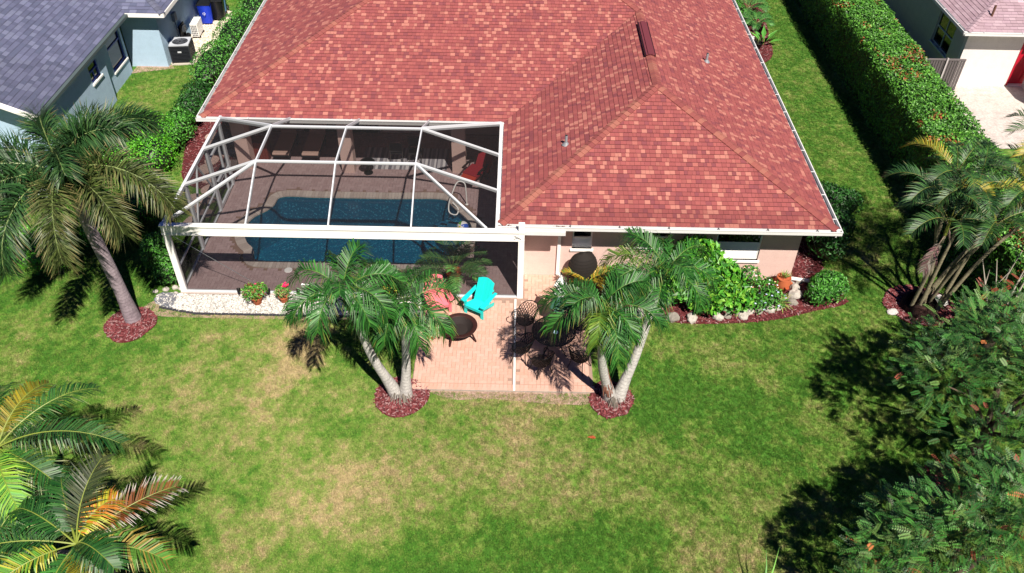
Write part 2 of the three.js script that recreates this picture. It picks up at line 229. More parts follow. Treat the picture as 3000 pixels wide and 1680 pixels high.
// ---------- pool deck and pool
const POOL = smoothLoop([[-8.38, -24.5], [-7, -24.54], [-4.5, -24.54], [-2.4, -24.52], [-2.2, -24.2], [-1.75, -23.6], [-1.45, -23.1], [-1.38, -22.6], [-1.6, -22], [-2.05, -21.4], [-2.35, -20.95], [-4, -20.87], [-6, -20.87], [-8.3, -20.87], [-8.5, -21.0], [-8.6, -21.45], [-8.9, -21.8], [-9.12, -22.3], [-9.18, -22.8], [-9.02, -23.3], [-8.66, -23.7], [-8.5, -24.0]], 5);
const POOLW = inflate(POOL, 0.3);
const deck = new THREE.Group(); deck.name = 'pool_deck'; deck.userData.kind = 'structure'; scene.add(deck);
{
  const g = muv(sheet(DECK, 0.02, [POOL.slice().reverse()])); part('slab', g, grainy(0x92786d, 1, 0.003), deck);
  part('slab_edge', [box(-10.3, 0.3, -0.1, 0.045, -19.3, -19.24), box(-10.32, -10.24, -0.1, 0.045, -29, -19.3)], grainy(0xb8aaa2, 0.9, 0.003), deck);
  const far = (x, z, w, h) => [[-w, -h], [w, -h], [w, h], [-w, h]].every(([a, b]) => !inside(POOLW, x + a, z + b));
  pave(deck, deckTones, -10.18, 0.28, -28.9, -19.32, far, 0.05, 15, 300, (x, z) => -z + Math.max(0, x + 6.3) * 3);
  const n = POOL.length, cum = [0]; for (let i = 0; i < n; i++) { const a = POOL[i], b = POOL[(i + 1) % n]; cum.push(cum[i] + Math.hypot(b[0] - a[0], b[1] - a[1])); }
  const tot = cum[n], K = Math.round(tot / 0.115), r = rng(44);
  const at = (s, P) => { s = (s + tot) % tot; let i = 0; while (i < n - 1 && cum[i + 1] < s) i++; const t = (s - cum[i]) / (cum[i + 1] - cum[i]), a = P[i], b = P[(i + 1) % n]; return [lerp(a[0], b[0], t), lerp(a[1], b[1], t)]; };
  const cop = ['#c9bdb6', '#c2b4ac', '#cfc4bc', '#bdafa8'].map((c) => grainy(c, 0.85, 0.002)), POOLO = inflate(POOL, 0.295), POOLI = inflate(POOL, -0.03);
  for (let k = 0; k < K; k++) { const s0 = (k + 0.03) / K * tot, s1 = (k + 0.97) / K * tot; const a = at(s0, POOLI), b = at(s1, POOLI), c = at(s1, POOLO), d = at(s0, POOLO);
    const m = new MB(), w = hex('#ffffff'), y1 = 0.058 + 0.003 * r(), y0 = 0.0, q = (p, y) => V(p[0], y, p[1]); const P = [a, b, c, d];
    m.quad(q(a, y1), q(d, y1), q(c, y1), q(b, y1), w); for (let e = 0; e < 4; e++) { const u = P[e], v = P[(e + 1) % 4]; m.quad(q(u, y0), q(u, y1), q(v, y1), q(v, y0), w); }
    part('coping_brick', muv(m.geo()), cop[Math.floor(r() * 4)], deck); }
}
const pool = thing('swimming_pool', 'freeform blue swimming pool with curved ends inside the screen cage', 'swimming pool');
{
  const plaster = std(0xffffff, 0.7, { map: tex(512, 1.1, (u, v, i, j) => { const a = hash(i >> 1, j >> 1), b = tnoise(u, v, 40), q = tnoise(u, v, 27) * tnoise(u + .37, v + .11, 19), s = clamp((q - 0.4) * 6) * (0.6 + 0.4 * a); return [lerp(10, 150, s) + 8 * a, lerp(116, 205, s) + 16 * b, lerp(138, 208, s) + 14 * a]; }) });
  const m = new MB(), w = hex('#ffffff'), n = POOL.length, yb = -1.5;
  for (let i = 0; i < n; i++) { const a = POOL[i], b = POOL[(i + 1) % n]; m.quad(V(a[0], 0.02, a[1]), V(b[0], 0.02, b[1]), V(b[0], yb, b[1]), V(a[0], yb, a[1]), w); }
  part('basin', muv(mergeGeometries([muv(m.geo()), (() => { const g = muv(sheet(POOL, yb)); g.setAttribute('color', new THREE.BufferAttribute(new Float32Array(g.attributes.position.count * 3).fill(1), 3)); return g; })()])), plaster, pool);
  const tileBand = new MB(); POOL.forEach((a, i) => { const b = POOL[(i + 1) % n]; const c = inflate([a, b, [(a[0] + b[0]) / 2, (a[1] + b[1]) / 2]], 0); tileBand.quad(V(a[0], 0.0, a[1]), V(b[0], 0.0, b[1]), V(b[0], -0.2, b[1]), V(a[0], -0.2, a[1]), w); });
  const step = std(0xffffff, 0.7, { map: plaster.map });
  [[0.62, -0.28], [0.98, -0.55], [1.34, -0.85]].forEach(([rad, y]) => { const pts = []; for (let i = 0; i <= 20; i++) { const a = -0.15 + i / 20 * (PI + 0.3); pts.push([-1.62 - Math.sin(a) * rad * 1.15, -23.35 + Math.cos(a) * rad * 1.0]); } const cl = pts.filter(([x, z]) => inside(POOL, x, z)); pts.push([-1.36, -22.6], [-1.45, -23.2]); const s = cl.concat(POOL.filter(([x, z]) => x > -2.35 && z < -21.7 && z > -24.4).sort((p, q) => p[1] - q[1]).map(([x, z]) => [x - 0.01, z])); s.sort((p, q) => Math.atan2(p[1] + 23.1, p[0] + 1.75) - Math.atan2(q[1] + 23.1, q[0] + 1.75)); const g = new THREE.ExtrudeGeometry(sh(s), { depth: 0.3, bevelEnabled: false }); g.rotateX(-PI / 2); g.translate(0, y - 0.3, 0); part('step', muv(g), step, pool); });
  const rip = tex(256, 0.9, (u, v) => { const k = 255 * (0.5 * tnoise(u, v, 8) + 0.3 * tnoise(u, v, 17) + 0.2 * tnoise(u, v, 31)); return [k, k, k]; }, false);
  part('water', muv(sheet(POOL, -0.06)), new THREE.MeshPhysicalMaterial({ color: 0x9fd4e6, roughness: 0.02, transmission: 1, thickness: 0, ior: 1.33, bumpMap: rip, bumpScale: 0.012 }), pool);
  part('floor_drain', lathe([[0, -1.49], [0.12, -1.49], [0.14, -1.5]], 16).translate(-6.3, 0.005, -22), M.dark, pool);
}
{ const s = part(numbered('skimmer_lid'), lathe([[0, 0.066], [0.115, 0.066], [0.13, 0.058], [0.13, 0.045]], 24).translate(-7.2, 0, -20.43), M.white, scene); tag(s, 'round white skimmer lid set in the pool deck', 'lid'); }
// ---------- roofs
function clipHalf(poly, f) { const out = []; for (let i = 0; i < poly.length; i++) { const a = poly[i], b = poly[(i + 1) % poly.length], fa = f(a), fb = f(b); if (fa >= 0) out.push(a); if ((fa >= 0) !== (fb >= 0)) { const t = fa / (fa - fb); out.push([lerp(a[0], b[0], t), lerp(a[1], b[1], t)]); } } return out; }
// tabs of one roof face; poly: world corners in one plane, A->B along the eave
function tabsOf(poly, A, B, o) {
  const r = rng(o.seed), u = B.clone().sub(A).normalize(); let n = poly[1].clone().sub(poly[0]).cross(poly[2].clone().sub(poly[0])).normalize(); if (n.y < 0) n.negate(); let v = n.clone().cross(u); if (v.y < 0) v.negate();
  const p2 = poly.map((p) => { const d = p.clone().sub(A); return [d.dot(u), d.dot(v)]; }); const x0 = Math.min(...p2.map((p) => p[0])), x1 = Math.max(...p2.map((p) => p[0])), y1 = Math.max(...p2.map((p) => p[1])); const tabs = [];
  const W = (x, y, h) => A.clone().addScaledVector(u, x).addScaledVector(v, y).addScaledVector(n, h);
  for (let k = 0, y = 0; y < y1; k++, y += o.e) {
    let strip = clipHalf(clipHalf(p2, (p) => p[1] - y), (p) => y + o.e * 0.9 - p[1]); if (strip.length < 3) continue;
    let x = x0 - r() * 0.3; while (x < x1) {
      const w = lerp(o.w0, o.w1, r()), xa = x, xb = x + w; x = xb; let t = clipHalf(clipHalf(strip, (p) => p[0] - xa - 0.0025), (p) => xb - 0.0025 - p[0]); if (t.length < 3) continue;
      const thick = r() < 0.5 ? 0.014 : 0.007, c = o.pick(r, k), top = t.map((p) => W(p[0], p[1], 0.003 + thick * (1 - 0.7 * (p[1] - y) / o.e))), bot = t.map((p) => W(p[0], p[1], 0)); tabs.push({ top, bot, c, y, x: (xa + xb) / 2, n });
    }
  }
  return tabs;
}
function tabInto(m, t, c) { const k = t.top.length; let a = t.top[1].clone().sub(t.top[0]).cross(t.top[2].clone().sub(t.top[0])); const f = a.dot(t.n) > 0; for (let i = 1; i < k - 1; i++) f ? m.tri(t.top[0], t.top[i], t.top[i + 1], c) : m.tri(t.top[0], t.top[i + 1], t.top[i], c); for (let i = 0; i < k; i++) { const j = (i + 1) % k; f ? m.quad(t.bot[i], t.bot[j], t.top[j], t.top[i], c) : m.quad(t.bot[j], t.bot[i], t.top[i], t.top[j], c); } }
function roofFaces(roof, faces, o, nSingle, rank) {
  const all = []; const base = new MB();
  faces.forEach(([poly, A, B], i) => { all.push(...tabsOf(poly, A, B, { ...o, seed: o.seed + i * 13 })); const w = hex('#ffffff'); const nn = poly[1].clone().sub(poly[0]).cross(poly[2].clone().sub(poly[0])); const d = nn.y > 0 ? poly : poly.slice().reverse(); for (let k = 1; k < d.length - 1; k++) base.tri(d[0], d[k], d[k + 1], w); });
  part('underlay', base.geo(), o.base, roof);
  all.forEach((t) => { t.d = rank(t); }); all.sort((a, b) => a.d - b.d);
  const mats = o.tones.map((c) => grainy(c, 0.92, 0.002));
  all.slice(0, nSingle).forEach((t) => { const m = new MB(); tabInto(m, t, hex('#ffffff')); part('shingle', muv(m.geo()), mats[t.c], roof); });
  const mass = new MB(), r = rng(o.seed + 5); all.slice(nSingle).forEach((t) => { const c = hex(o.tones[t.c]); c.multiplyScalar(0.92 + 0.16 * r()); tabInto(mass, t, c); }); part('shingle_field', mass.geo(), vcMat, roof).userData.kind = 'stuff';
}
function caps(roof, a, b, wid, o, seed, pitch) { // folded cap pieces along a hip or ridge from low a to high b
  const r = rng(seed), d = b.clone().sub(a), L = d.length(), t = d.clone().normalize(); const side = V(-t.z, 0, t.x).normalize(); let up = side.clone().cross(t); if (up.y < 0) up.negate(); const mats = o.capTones.map((c) => grainy(c, 0.92, 0.002));
  const slope = Math.hypot(t.x, t.z) > 0 ? pitch : 0.3;
  for (let s = 0; s < L - 0.02; s += o.capE) { const e = Math.min(o.capE + 0.03, L - s); const p = (q, w, h) => a.clone().addScaledVector(t, q).addScaledVector(side, w).addScaledVector(up, h - Math.abs(w) * slope); const m = new MB(), k = hex('#ffffff'), h0 = 0.05, h1 = 0.032;
    for (const sg of [-1, 1]) { const A = p(s, 0, h0), B = p(s, sg * wid, h0), C = p(s + e, sg * wid, h1), D = p(s + e, 0, h1), A2 = p(s, 0, h0 - 0.02), B2 = p(s, sg * wid, h0 - 0.04), C2 = p(s + e, sg * wid, h1 - 0.04); if (sg > 0) { m.quad(A, D, C, B, k); } else { m.quad(A, B, C, D, k); } m.quad(A, B, B2, A2, k); m.quad(B, C, C2, B2, k); }
    part('ridge_cap', muv(m.geo()), mats[Math.floor(r() * mats.length)], roof); }
}
function gutterRun(parent, a, b, out, o = {}) { // open channel from a to b; out: unit vector away from the house
  const w = 0.13, at = (p, q, y) => p.clone().addScaledVector(out, q).add(V(0, y, 0)); const list = [bar(at(a, w, -0.06), at(b, w, -0.06), 0.014, 0.12), bar(at(a, w + 0.004, 0.004), at(b, w + 0.004, 0.004), 0.03, 0.018), bar(at(a, 0.012, -0.06), at(b, 0.012, -0.06), 0.014, 0.12), bar(at(a, -0.02, -0.09), at(b, -0.02, -0.09), 0.03, 0.2)];
  const g = part('gutter', list, o.mat || M.gutter, parent); part('trough', [bar(at(a, w / 2, -0.11), at(b, w / 2, -0.11), w, 0.012)], grainy(0x9aa0a2, .7, .002, T.rough), g); const L = a.distanceTo(b), n = Math.floor(L / (o.step || 1.45)), hs = []; for (let i = 1; i <= n; i++) { const p = a.clone().lerp(b, (i - 0.5) / n); hs.push(bar(at(p, 0.01, 0.01), at(p, w, 0.012), 0.03, 0.012)); } if (hs.length) part('gutter_hanger', hs, o.hang || M.gutter, g); return g;
}
const house = thing('pink_house', 'low pink stucco house with a red shingled hip roof and lanai', 'house');
const roof = new THREE.Group(); roof.name = 'roof'; house.add(roof);
const HE = 2.62, PT = 0.4, xL = -10.92, xI = -0.38, xR = 9.545, z1 = -25.55, z2 = -19.7, zB = -42.55;
const rp = (x, z, d) => V(x, HE + d * PT, z);
const cF = rp(xL, z1, 0), cI = rp(xI, z1, 0), cW = rp(xI, z2, 0), cR = rp(xR, z2, 0), hw = (xR - xI) / 2, xm = (xR + xI) / 2, ap = rp(xm, z2 - hw, hw), vt = rp(xm, z1 - hw, hw), mR = rp(xR - 8.5, z1 - 8.5, 8.5), mL = rp(xL + 8.5, z1 - 8.5, 8.5), cB = rp(xR, zB, 0), cBL = rp(xL, zB, 0), cS = rp(xR, z1 - hw, 0);
const redTones = ['#8b4746', '#864445', '#934e4b', '#aa6d62', '#7b3e43', '#8f4b4a', '#9a5952'];
const redO = { seed: 100, e: 0.155, w0: 0.1, w1: 0.19, tones: redTones, capTones: ['#924f4b', '#9b5850', '#8a4746', '#a36659'], capE: 0.17, base: grainy(0x5e2f30, 0.95, 0.003), pick: (r) => { const q = r(); return q < .25 ? 0 : q < .43 ? 1 : q < .57 ? 2 : q < .70 ? 3 : q < .81 ? 4 : q < .93 ? 5 : 6; } };
roofFaces(roof, [[[cW, cR, ap], cW, cR], [[cF, cI, vt, mR, mL], cF, cI], [[cI, cW, ap, vt], cI, cW], [[cR, cS, vt, ap], cR, cS], [[cS, cB, mR, vt], cR, cB], [[cBL, cF, mL], cBL, cF]], redO, 300, (t) => -t.top[0].z + t.top[0].y * 0.6);
part('roof_back', (() => { const m = new MB(), w = hex('#a05048'); m.quad(cB, cBL, mL, mR, w); return m.geo(); })(), vcMat, roof);
[[cW, ap], [cR, ap], [ap, vt], [vt, mR], [cF, mL]].forEach(([a, b], i) => caps(roof, a, b, 0.15, redO, 60 + i, i === 2 ? 0.4 : 0.29));
gutterRun(house, cW.clone().add(V(-0.12, 0, 0)), cR.clone().add(V(0.14, 0, 0)), V(0, 0, 1), { hang: std(0x555a5c, 0.6), step: 1.3 });
gutterRun(house, cR.clone().add(V(0, 0, 0.12)), cB, V(1, 0, 0), { step: 1.25 });
gutterRun(house, cF.clone().add(V(-0.14, 0, 0)), cI.clone().add(V(0.1, 0, 0)), V(0, 0, 1), { step: 3 });
gutterRun(house, cF, cBL, V(-1, 0, 0), { step: 1.4, hang: std(0x555a5c, 0.6) });
{ // gutter box beside the cage, with leaf litter caught in it
  part('gutter_box', [box(-0.55, 1.55, 2.36, 2.5, z2 + 0.15, z2 + 0.19), box(-0.5, 1.5, 2.36, 2.38, z2 - 0.05, z2 + 0.15)], M.gutter, house);
  const r = rng(3), l = []; for (let i = 0; i < 60; i++) { const k = i < 26; l.push(cbox(0.05, 0.012, 0.02, k ? -0.42 + r() * 0.4 : 1.2 + r() * 0.36, 2.52 + r() * 0.1, z2 + 0.03 + r() * 0.08, r(), r() * 3, r())); } part('leaf_litter', l, std(0x5a3a2c, 1), house).userData.kind = 'stuff';
}
// walls: outline with openings, extruded to 0.2 m
function wallGeo(len, h, th, holes) { const s = new THREE.Shape([[0, 0], [len, 0], [len, h], [0, h]].map((p) => new THREE.Vector2(...p))); for (const [a, b, c, d] of holes) s.holes.push(new THREE.Path([[a, c], [b, c], [b, d], [a, d]].map((p) => new THREE.Vector2(...p)))); const g = new THREE.ExtrudeGeometry(s, { depth: th, bevelEnabled: false }); return g; }
function windowIn(parent, x0, x1, y0, y1, o = {}) { // in local coords: wall plane z=0 outward +z; returns the window group
  const w = new THREE.Group(); w.name = 'window'; parent.add(w); const f = 0.05, z = -0.09; const fm = o.frame || M.white;
  const bars = [box(x0, x0 + f, y0, y1, z - 0.03, z + 0.03), box(x1 - f, x1, y0, y1, z - 0.03, z + 0.03), box(x0 + f, x1 - f, y1 - f, y1, z - 0.03, z + 0.03), box(x0 + f, x1 - f, y0, y0 + f, z - 0.03, z + 0.03)];
  if (o.mid) bars.push(box(x0 + f, x1 - f, o.mid - 0.025, o.mid + 0.025, z - 0.02, z + 0.04)); if (o.mul) bars.push(box((x0 + x1) / 2 - 0.02, (x0 + x1) / 2 + 0.02, y0 + f, o.mid ? o.mid - 0.025 : y1 - f, z - 0.02, z + 0.034)); if (o.mul2) bars.push(box((x0 + x1) / 2 - 0.02, (x0 + x1) / 2 + 0.02, o.mid + 0.025, y1 - f, z - 0.02, z + 0.034));
  part('frame', bars, fm, w);
  const ps = o.mid ? [[y0 + f, o.mid - 0.025], [o.mid + 0.025, y1 - f]] : [[y0 + f, y1 - f]]; ps.forEach(([a, b]) => part('pane', box(x0 + f, x1 - f, a, b, z - 0.012, z - 0.004), M.glass, w));
  if (o.blind) { const l = []; for (let y = y0 + f; y < o.blind; y += 0.055) l.push(cbox(x1 - x0 - 2 * f, 0.048, 0.006, (x0 + x1) / 2, y + 0.026, z + 0.012, -0.3)); part('blind', l, std(0xeef0f2, 0.6), w); }
  part('sill', [box(x0 - 0.05, x1 + 0.05, y0 - 0.07, y0, -0.06, 0.06)], o.sill || fm, w); return w;
}
{
  const zW = -20.43, holes = [[1.84, 2.46, 1.16, 2.3], [3.78, 4.9, 1.3, 2.3], [6.3, 7.72, 0.82, 2.3]];
  const fw = part('wall', muv(wallGeo(8.6, 2.5, 0.2, holes.map(([a, b, c, d]) => [a - 0.3, b - 0.3, c, d]))), M.pink, house); fw.position.set(0.3, 0, zW - 0.2);
  holes.forEach(([a, b, c, d], i) => { const w = windowIn(house, a, b, c, d, { mid: [1.56, 1.62, 1.82][i], blind: [1.5, 0, 1.45][i] }); w.position.z = zW; });
  for (const b of [[8.7, 8.9, 0, 2.5, zB + 0.7, zW - 0.2], [0.3, 0.5, 0, 2.5, -29.2, zW - 0.2], [-10.2, 0.3, 0, 2.5, -29.2, -29], [-10.2, -10.0, 0, 2.5, zB + 0.7, -29.2], [-10.2, -10.0, 0, 2.5, -29, -27.2], [-10.0, 8.7, 0, 2.5, zB + 0.5, zB + 0.7]]) part('wall', box(...b), M.pink, house);
  part('soffit', [box(-0.3, 9.5, 2.43, 2.46, zW, z2 + 0.02), box(8.9, 9.5, 2.43, 2.46, zB, zW), box(-0.34, 0.3, 2.43, 2.46, z1, zW), box(-10.85, 0.4, 2.43, 2.46, -29, z1), box(-10.85, -10.2, 2.43, 2.46, zB, -29), box(0.5, 8.7, 2.46, 2.48, zB + 0.7, zW - 0.2), box(-10, 0.5, 2.465, 2.485, zB + 0.7, -29)], M.soffit, house);
  for (const [x, z, w] of [[-10.0, -26.45, 0.5], [-6.15, -26.3, 0.46], [-2.05, -26.45, 0.5]]) part('column', box(x - w / 2, x + w / 2, 0.05, 2.43, z - w / 2, z + w / 2), M.pink, house);
  part('lanai_opening', [box(-8.4, -5.4, 0.05, 2.2, -29.0, -28.97)], M.glass, house, 'dark sliding glass panel at the back of the lanai');
  const dsx = 1.44; part('downspout', [bar(V(dsx, 2.34, zW + 0.62), V(dsx, 2.2, zW + 0.06), 0.09, 0.07), box(dsx - 0.05, dsx + 0.05, 0.14, 2.24, zW + 0.01, zW + 0.08), bar(V(dsx, 0.16, zW + 0.05), V(dsx + 0.35, 0.1, zW + 0.4), 0.1, 0.07)], M.white, house, 'white downspout on the front wall');
  part('drain_pipe', [rod([8.85, 0.16, zW + 0.06], [9.75, 0.1, zW + 0.16], 0.06)], M.white, house, 'white drain pipe lying at the right wall corner');
}
const roofY = (x, z) => { const m = Math.min(x - xL, xR - x, z1 - z, z - zB), w = Math.min(x - xI, xR - x, z2 - z); return HE + PT * Math.max(m, w); };
{ // ridge vent and vent pipes
  const a = V(xm, 4.62, -26.7), b = V(xm, 4.62, -29.35), m = [bar(a.clone().add(V(0.08, 0.035, 0)), b.clone().add(V(0.08, 0.035, 0)), 0.15, 0.03), bar(a.clone().add(V(-0.08, 0.035, 0)), b.clone().add(V(-0.08, 0.035, 0)), 0.15, 0.03), bar(a.clone().add(V(0, 0.06, 0)), b.clone().add(V(0, 0.06, 0)), 0.16, 0.05)];
  part('ridge_vent', m, std(0x6a3038, 0.6), roof, 'dark maroon metal vent box on the wing ridge');
  part('ridge_vent_slot', [bar(a.clone().add(V(-0.165, 0.0, 0)), b.clone().add(V(-0.165, 0.0, 0)), 0.03, 0.1), bar(a.clone().add(V(0.165, 0.0, 0)), b.clone().add(V(0.165, 0.0, 0)), 0.03, 0.1)], M.black, roof);
  for (const [x, z] of [[1.62, -22.85], [6.9, -28.25]]) { const y = roofY(x, z); const p = part('vent_pipe', [rod([x, y - 0.1, z], [x, y + 0.34, z], 0.045, 10)], std(0x8a9096, 0.5), roof); part('flashing', lathe([[0.13, 0], [0.1, 0.03], [0.05, 0.1]], 12).translate(x, y, z), std(0x7d8288, 0.5), p); part('pipe_cap', lathe([[0, 0.345], [0.032, 0.345]], 10).translate(x, y, z), M.black, p); }
}
// ---------- pool cage
const cage = thing('pool_cage', 'white framed screen cage over the pool with dark mesh panels', 'pool enclosure');
{
  const WB = M.white; const xl = -10.24, xr = -0.36, zf = -19.33, h0 = 2.63, hN = 3.55, za = -21.38, zb = -23.42, zg = -25.42, xs = [-7.81, -5.4, -2.98];
  const W = M.alu, P = (a, b, w = 0.038, h = 0.12) => bar(V(...a), V(...b), w, h);
  part('front_beam', [box(xl - 0.05, 0.32, 2.33, 2.62, zf - 0.09, zf + 0.04), box(xl - 0.07, 0.34, 2.6, 2.65, zf - 0.11, zf + 0.07), box(xl - 0.06, 0.33, 2.3, 2.34, zf - 0.1, zf + 0.06)], WB, cage);
  part('post', [box(xl - 0.05, xl + 0.13, 0.05, 2.31, zf - 0.09, zf + 0.035)], WB, cage); part('post', [box(0.16, 0.34, 0.05, 2.9, zf - 0.09, zf + 0.05)], WB, cage);
  part('sill_rail', [box(xl + 0.13, 0.16, 0.046, 0.1, zf - 0.06, zf + 0.03)], W, cage); part('sill_rail', [box(xl - 0.03, xl + 0.04, 0.046, 0.1, zg, zf - 0.09)], W, cage);
  part('eave_beam', [box(xl - 0.04, xl + 0.05, h0 - 0.1, h0 + 0.02, -25.6, zf - 0.11)], W, cage);
  part('gutter_beam', [box(xr - 0.11, xr + 0.0, 2.38, 2.52, zg, -19.44), box(xr - 0.16, xr - 0.1, 2.38, 2.66, zg, -19.44), box(xr - 0.02, xr + 0.03, 2.38, 2.6, zg, -19.72)], M.gutter, cage, 'white gutter beam along the roof edge of the right wing');
  for (const z of [-21.45, -23.6, -25.2]) part('post', [box(xl - 0.03, xl + 0.07, 0.05, h0 - 0.1, z - 0.07, z + 0.07)], W, cage);
  part('chair_rail', [box(xl - 0.02, xl + 0.03, 0.84, 0.9, zg, zf - 0.09)], W, cage);
  part('brace', [P([xl + 0.03, 0.9, -21.5], [xl + 0.03, 2.5, -22.6], 0.05, 0.06)], W, cage); part('brace', [P([xl + 0.03, 0.9, -23.55], [xl + 0.03, 2.5, -22.6], 0.05, 0.06)], W, cage);
  for (const x of xs) { part('rafter', [P([x, h0, zf - 0.08], [x, hN, za])], W, cage); part('rafter', [P([x, hN, za], [x, hN, zb])], W, cage); part('rafter', [P([x, hN, zb], [x, h0 - 0.02, zg - 0.1])], W, cage); }
  const q = [xl, ...xs, xr - 0.12];
  for (const z of [za, zb]) { part('purlin', [P([xs[0], hN, z], [xs[1], hN, z], 0.06, 0.08)], W, cage); part('purlin', [P([xs[1], hN, z], [xs[2], hN, z], 0.06, 0.08)], W, cage); part('side_rafter', [P([xs[0], hN, z], [xl, h0, z])], W, cage); part('side_rafter', [P([xs[2], hN, z], [q[4], h0 - 0.02, z])], W, cage); }
  part('hip_rafter', [P([xs[0], hN, za], [xl + 0.05, h0, zf - 0.1], 0.055, 0.1)], W, cage); part('hip_rafter', [P([xs[2], hN, za], [q[4] - 0.3, h0, zf - 0.1], 0.055, 0.1)], W, cage);
  part('hip_rafter', [P([xs[0], hN, zb], [xl + 0.05, h0, zg], 0.055, 0.14)], W, cage); part('hip_rafter', [P([xs[2], hN, zb], [q[4], h0, zg], 0.055, 0.14)], W, cage);
  // mesh panels
  const scr = (pts) => { const m = new MB(), k = hex('#ffffff'); const p = pts.map((a) => V(...a)); for (let i = 1; i < p.length - 1; i++) m.tri(p[0], p[i], p[i + 1], k); part('screen_panel', m.geo(), M.screen, cage); };
  const e = 0.03, F = (x) => [x, h0, zf - 0.05], A = (x) => [x, hN, za], B = (x) => [x, hN, zb], G = (x) => [x, h0 - 0.02, zg - 0.05];
  scr([[xl, h0, zf - 0.05], F(xs[0]), A(xs[0])]);
  for (let i = 0; i < 2; i++) { const a = xs[i] + e, b = xs[i + 1] - e; scr([F(a), F(b), A(b), A(a)]); scr([A(a), A(b), B(b), B(a)]); scr([B(a), B(b), G(b), G(a)]); }
  scr([F(xs[2]), [q[4] - 0.3, h0, zf - 0.05], A(xs[2])]); scr([[q[4] - 0.3, h0, zf - 0.05], [q[4], h0, zf - 0.05], [q[4], h0, za], A(xs[2])]);
  scr([A(xs[0]), [xl, h0, za], [xl, h0, zf - 0.05]]); scr([A(xs[0]), B(xs[0]), [xl, h0, zb], [xl, h0, za]]); scr([B(xs[0]), [xl, h0, zg], [xl, h0, zb]]); scr([B(xs[0]), G(xs[0]), [xl, h0, zg]]);
  scr([A(xs[2]), [q[4], h0, za], [q[4], h0, zb], B(xs[2])]); scr([B(xs[2]), [q[4], h0, zb], [q[4], h0, zg]]); scr([B(xs[2]), [q[4], h0, zg], G(xs[2])]);
  scr([[xl + 0.13, 0.1, zf - 0.02], [0.16, 0.1, zf - 0.02], [0.16, 2.3, zf - 0.02], [xl + 0.13, 2.3, zf - 0.02]]);
  for (const [a, b] of [[zf - 0.1, -21.4], [-21.5, -23.55], [-23.65, -25.15], [-25.25, -27.2]]) { scr([[xl, 0.1, a], [xl, 0.1, b], [xl, 0.84, b], [xl, 0.84, a]]); scr([[xl, 0.9, a], [xl, 0.9, b], [xl, h0 - 0.1, b], [xl, h0 - 0.1, a]]); }
  // screen door near the back
  const door = new THREE.Group(); door.name = 'screen_door'; cage.add(door);
  part('frame', [box(xl - 0.02, xl + 0.06, 0.08, 2.1, -24.72, -24.66), box(xl - 0.02, xl + 0.06, 0.08, 2.1, -23.74, -23.68), box(xl - 0.02, xl + 0.06, 2.04, 2.1, -24.66, -23.74), box(xl - 0.02, xl + 0.06, 1.0, 1.06, -24.66, -23.74), box(xl - 0.02, xl + 0.06, 0.08, 0.2, -24.66, -23.74)], W, door);
  part('handle', [box(xl + 0.06, xl + 0.1, 0.98, 1.12, -23.78, -23.72)], M.dark, door);
  part('side_wall_panel', [box(0.2, 0.29, 0.05, 2.4, -20.43, zf - 0.09)], M.white, cage, 'solid white side panel between the right post and the house wall');
  part('brace_cable', [rod([xl + 0.15, 2.3, zf + 0.0], [-7.55, 0.1, zf + 0.0], 0.009, 5)], M.steel, cage);
  part('fan_brace', [rod([0.05, 2.52, zf + 0.075], [0.24, 2.4, zf + 0.075], 0.007, 5), rod([0.14, 2.46, zf + 0.075], [0.02, 2.38, zf + 0.075], 0.006, 5)], std(0x777777, 0.5), cage);
}
// ---------- foliage makers
const pickC = (list, r) => list[Math.floor(r() * list.length)];
function leafQuad(m, p, d, n, len, wid, c, fold = 0.25) { // rhombus leaf from p along d, face normal n
  const s = d.clone().cross(n).normalize(), mid = p.clone().addScaledVector(d, len * 0.45), tip = p.clone().addScaledVector(d, len), L = mid.clone().addScaledVector(s, wid / 2).addScaledVector(n, fold * wid), R = mid.clone().addScaledVector(s, -wid / 2).addScaledVector(n, fold * wid);
  m.tri(p, R, tip, c); m.tri(p, tip, L, c);
}
const rdir = (r) => { const z = 2 * r() - 1, a = 2 * PI * r(), q = Math.sqrt(1 - z * z); return V(q * Math.cos(a), z, q * Math.sin(a)); };
// leaves over and inside a lumpy mass: lobes [[x,y,z,rx,ry,rz],...]
function foliageGeo(lobes, n, len, wid, tones, seed, o = {}) {
  const r = rng(seed), m = new MB(); const tot = lobes.reduce((s, l) => s + l[3] * l[5] + l[3] * l[4], 0);
  for (const l of lobes) { const k = Math.round(n * (l[3] * l[5] + l[3] * l[4]) / tot); for (let i = 0; i < k; i++) {
    const d = rdir(r); if (d.y < -0.35) d.y *= -1; const bump = 0.86 + 0.22 * fbm(d.x * 2.5 + l[0] * 3 + 50, d.z * 2.5 + d.y * 2 + 50, 3) + 0.08 * (r() - .5), q = r() < 0.72 ? bump : bump * (0.6 + 0.4 * r());
    const p = V(l[0] + d.x * l[3] * q, l[1] + d.y * l[4] * q, l[2] + d.z * l[5] * q); if (p.y < 0.03) continue; if (o.keep && !o.keep(p)) continue;
    const nrm = d.clone().multiply(V(1 / l[3], 1 / l[4], 1 / l[5])).normalize().addScaledVector(rdir(r), 0.75).normalize(); let g = rdir(r).add(V(0, 0.25, 0)); g.sub(nrm.clone().multiplyScalar(g.dot(nrm))).normalize();
    const c = pickC(tones, r).clone().multiplyScalar(0.8 + 0.4 * r()); leafQuad(m, p, g, nrm, len * (0.6 + 0.7 * r()), wid * (0.7 + 0.5 * r()), c);
  } }
  return m.geo();
}
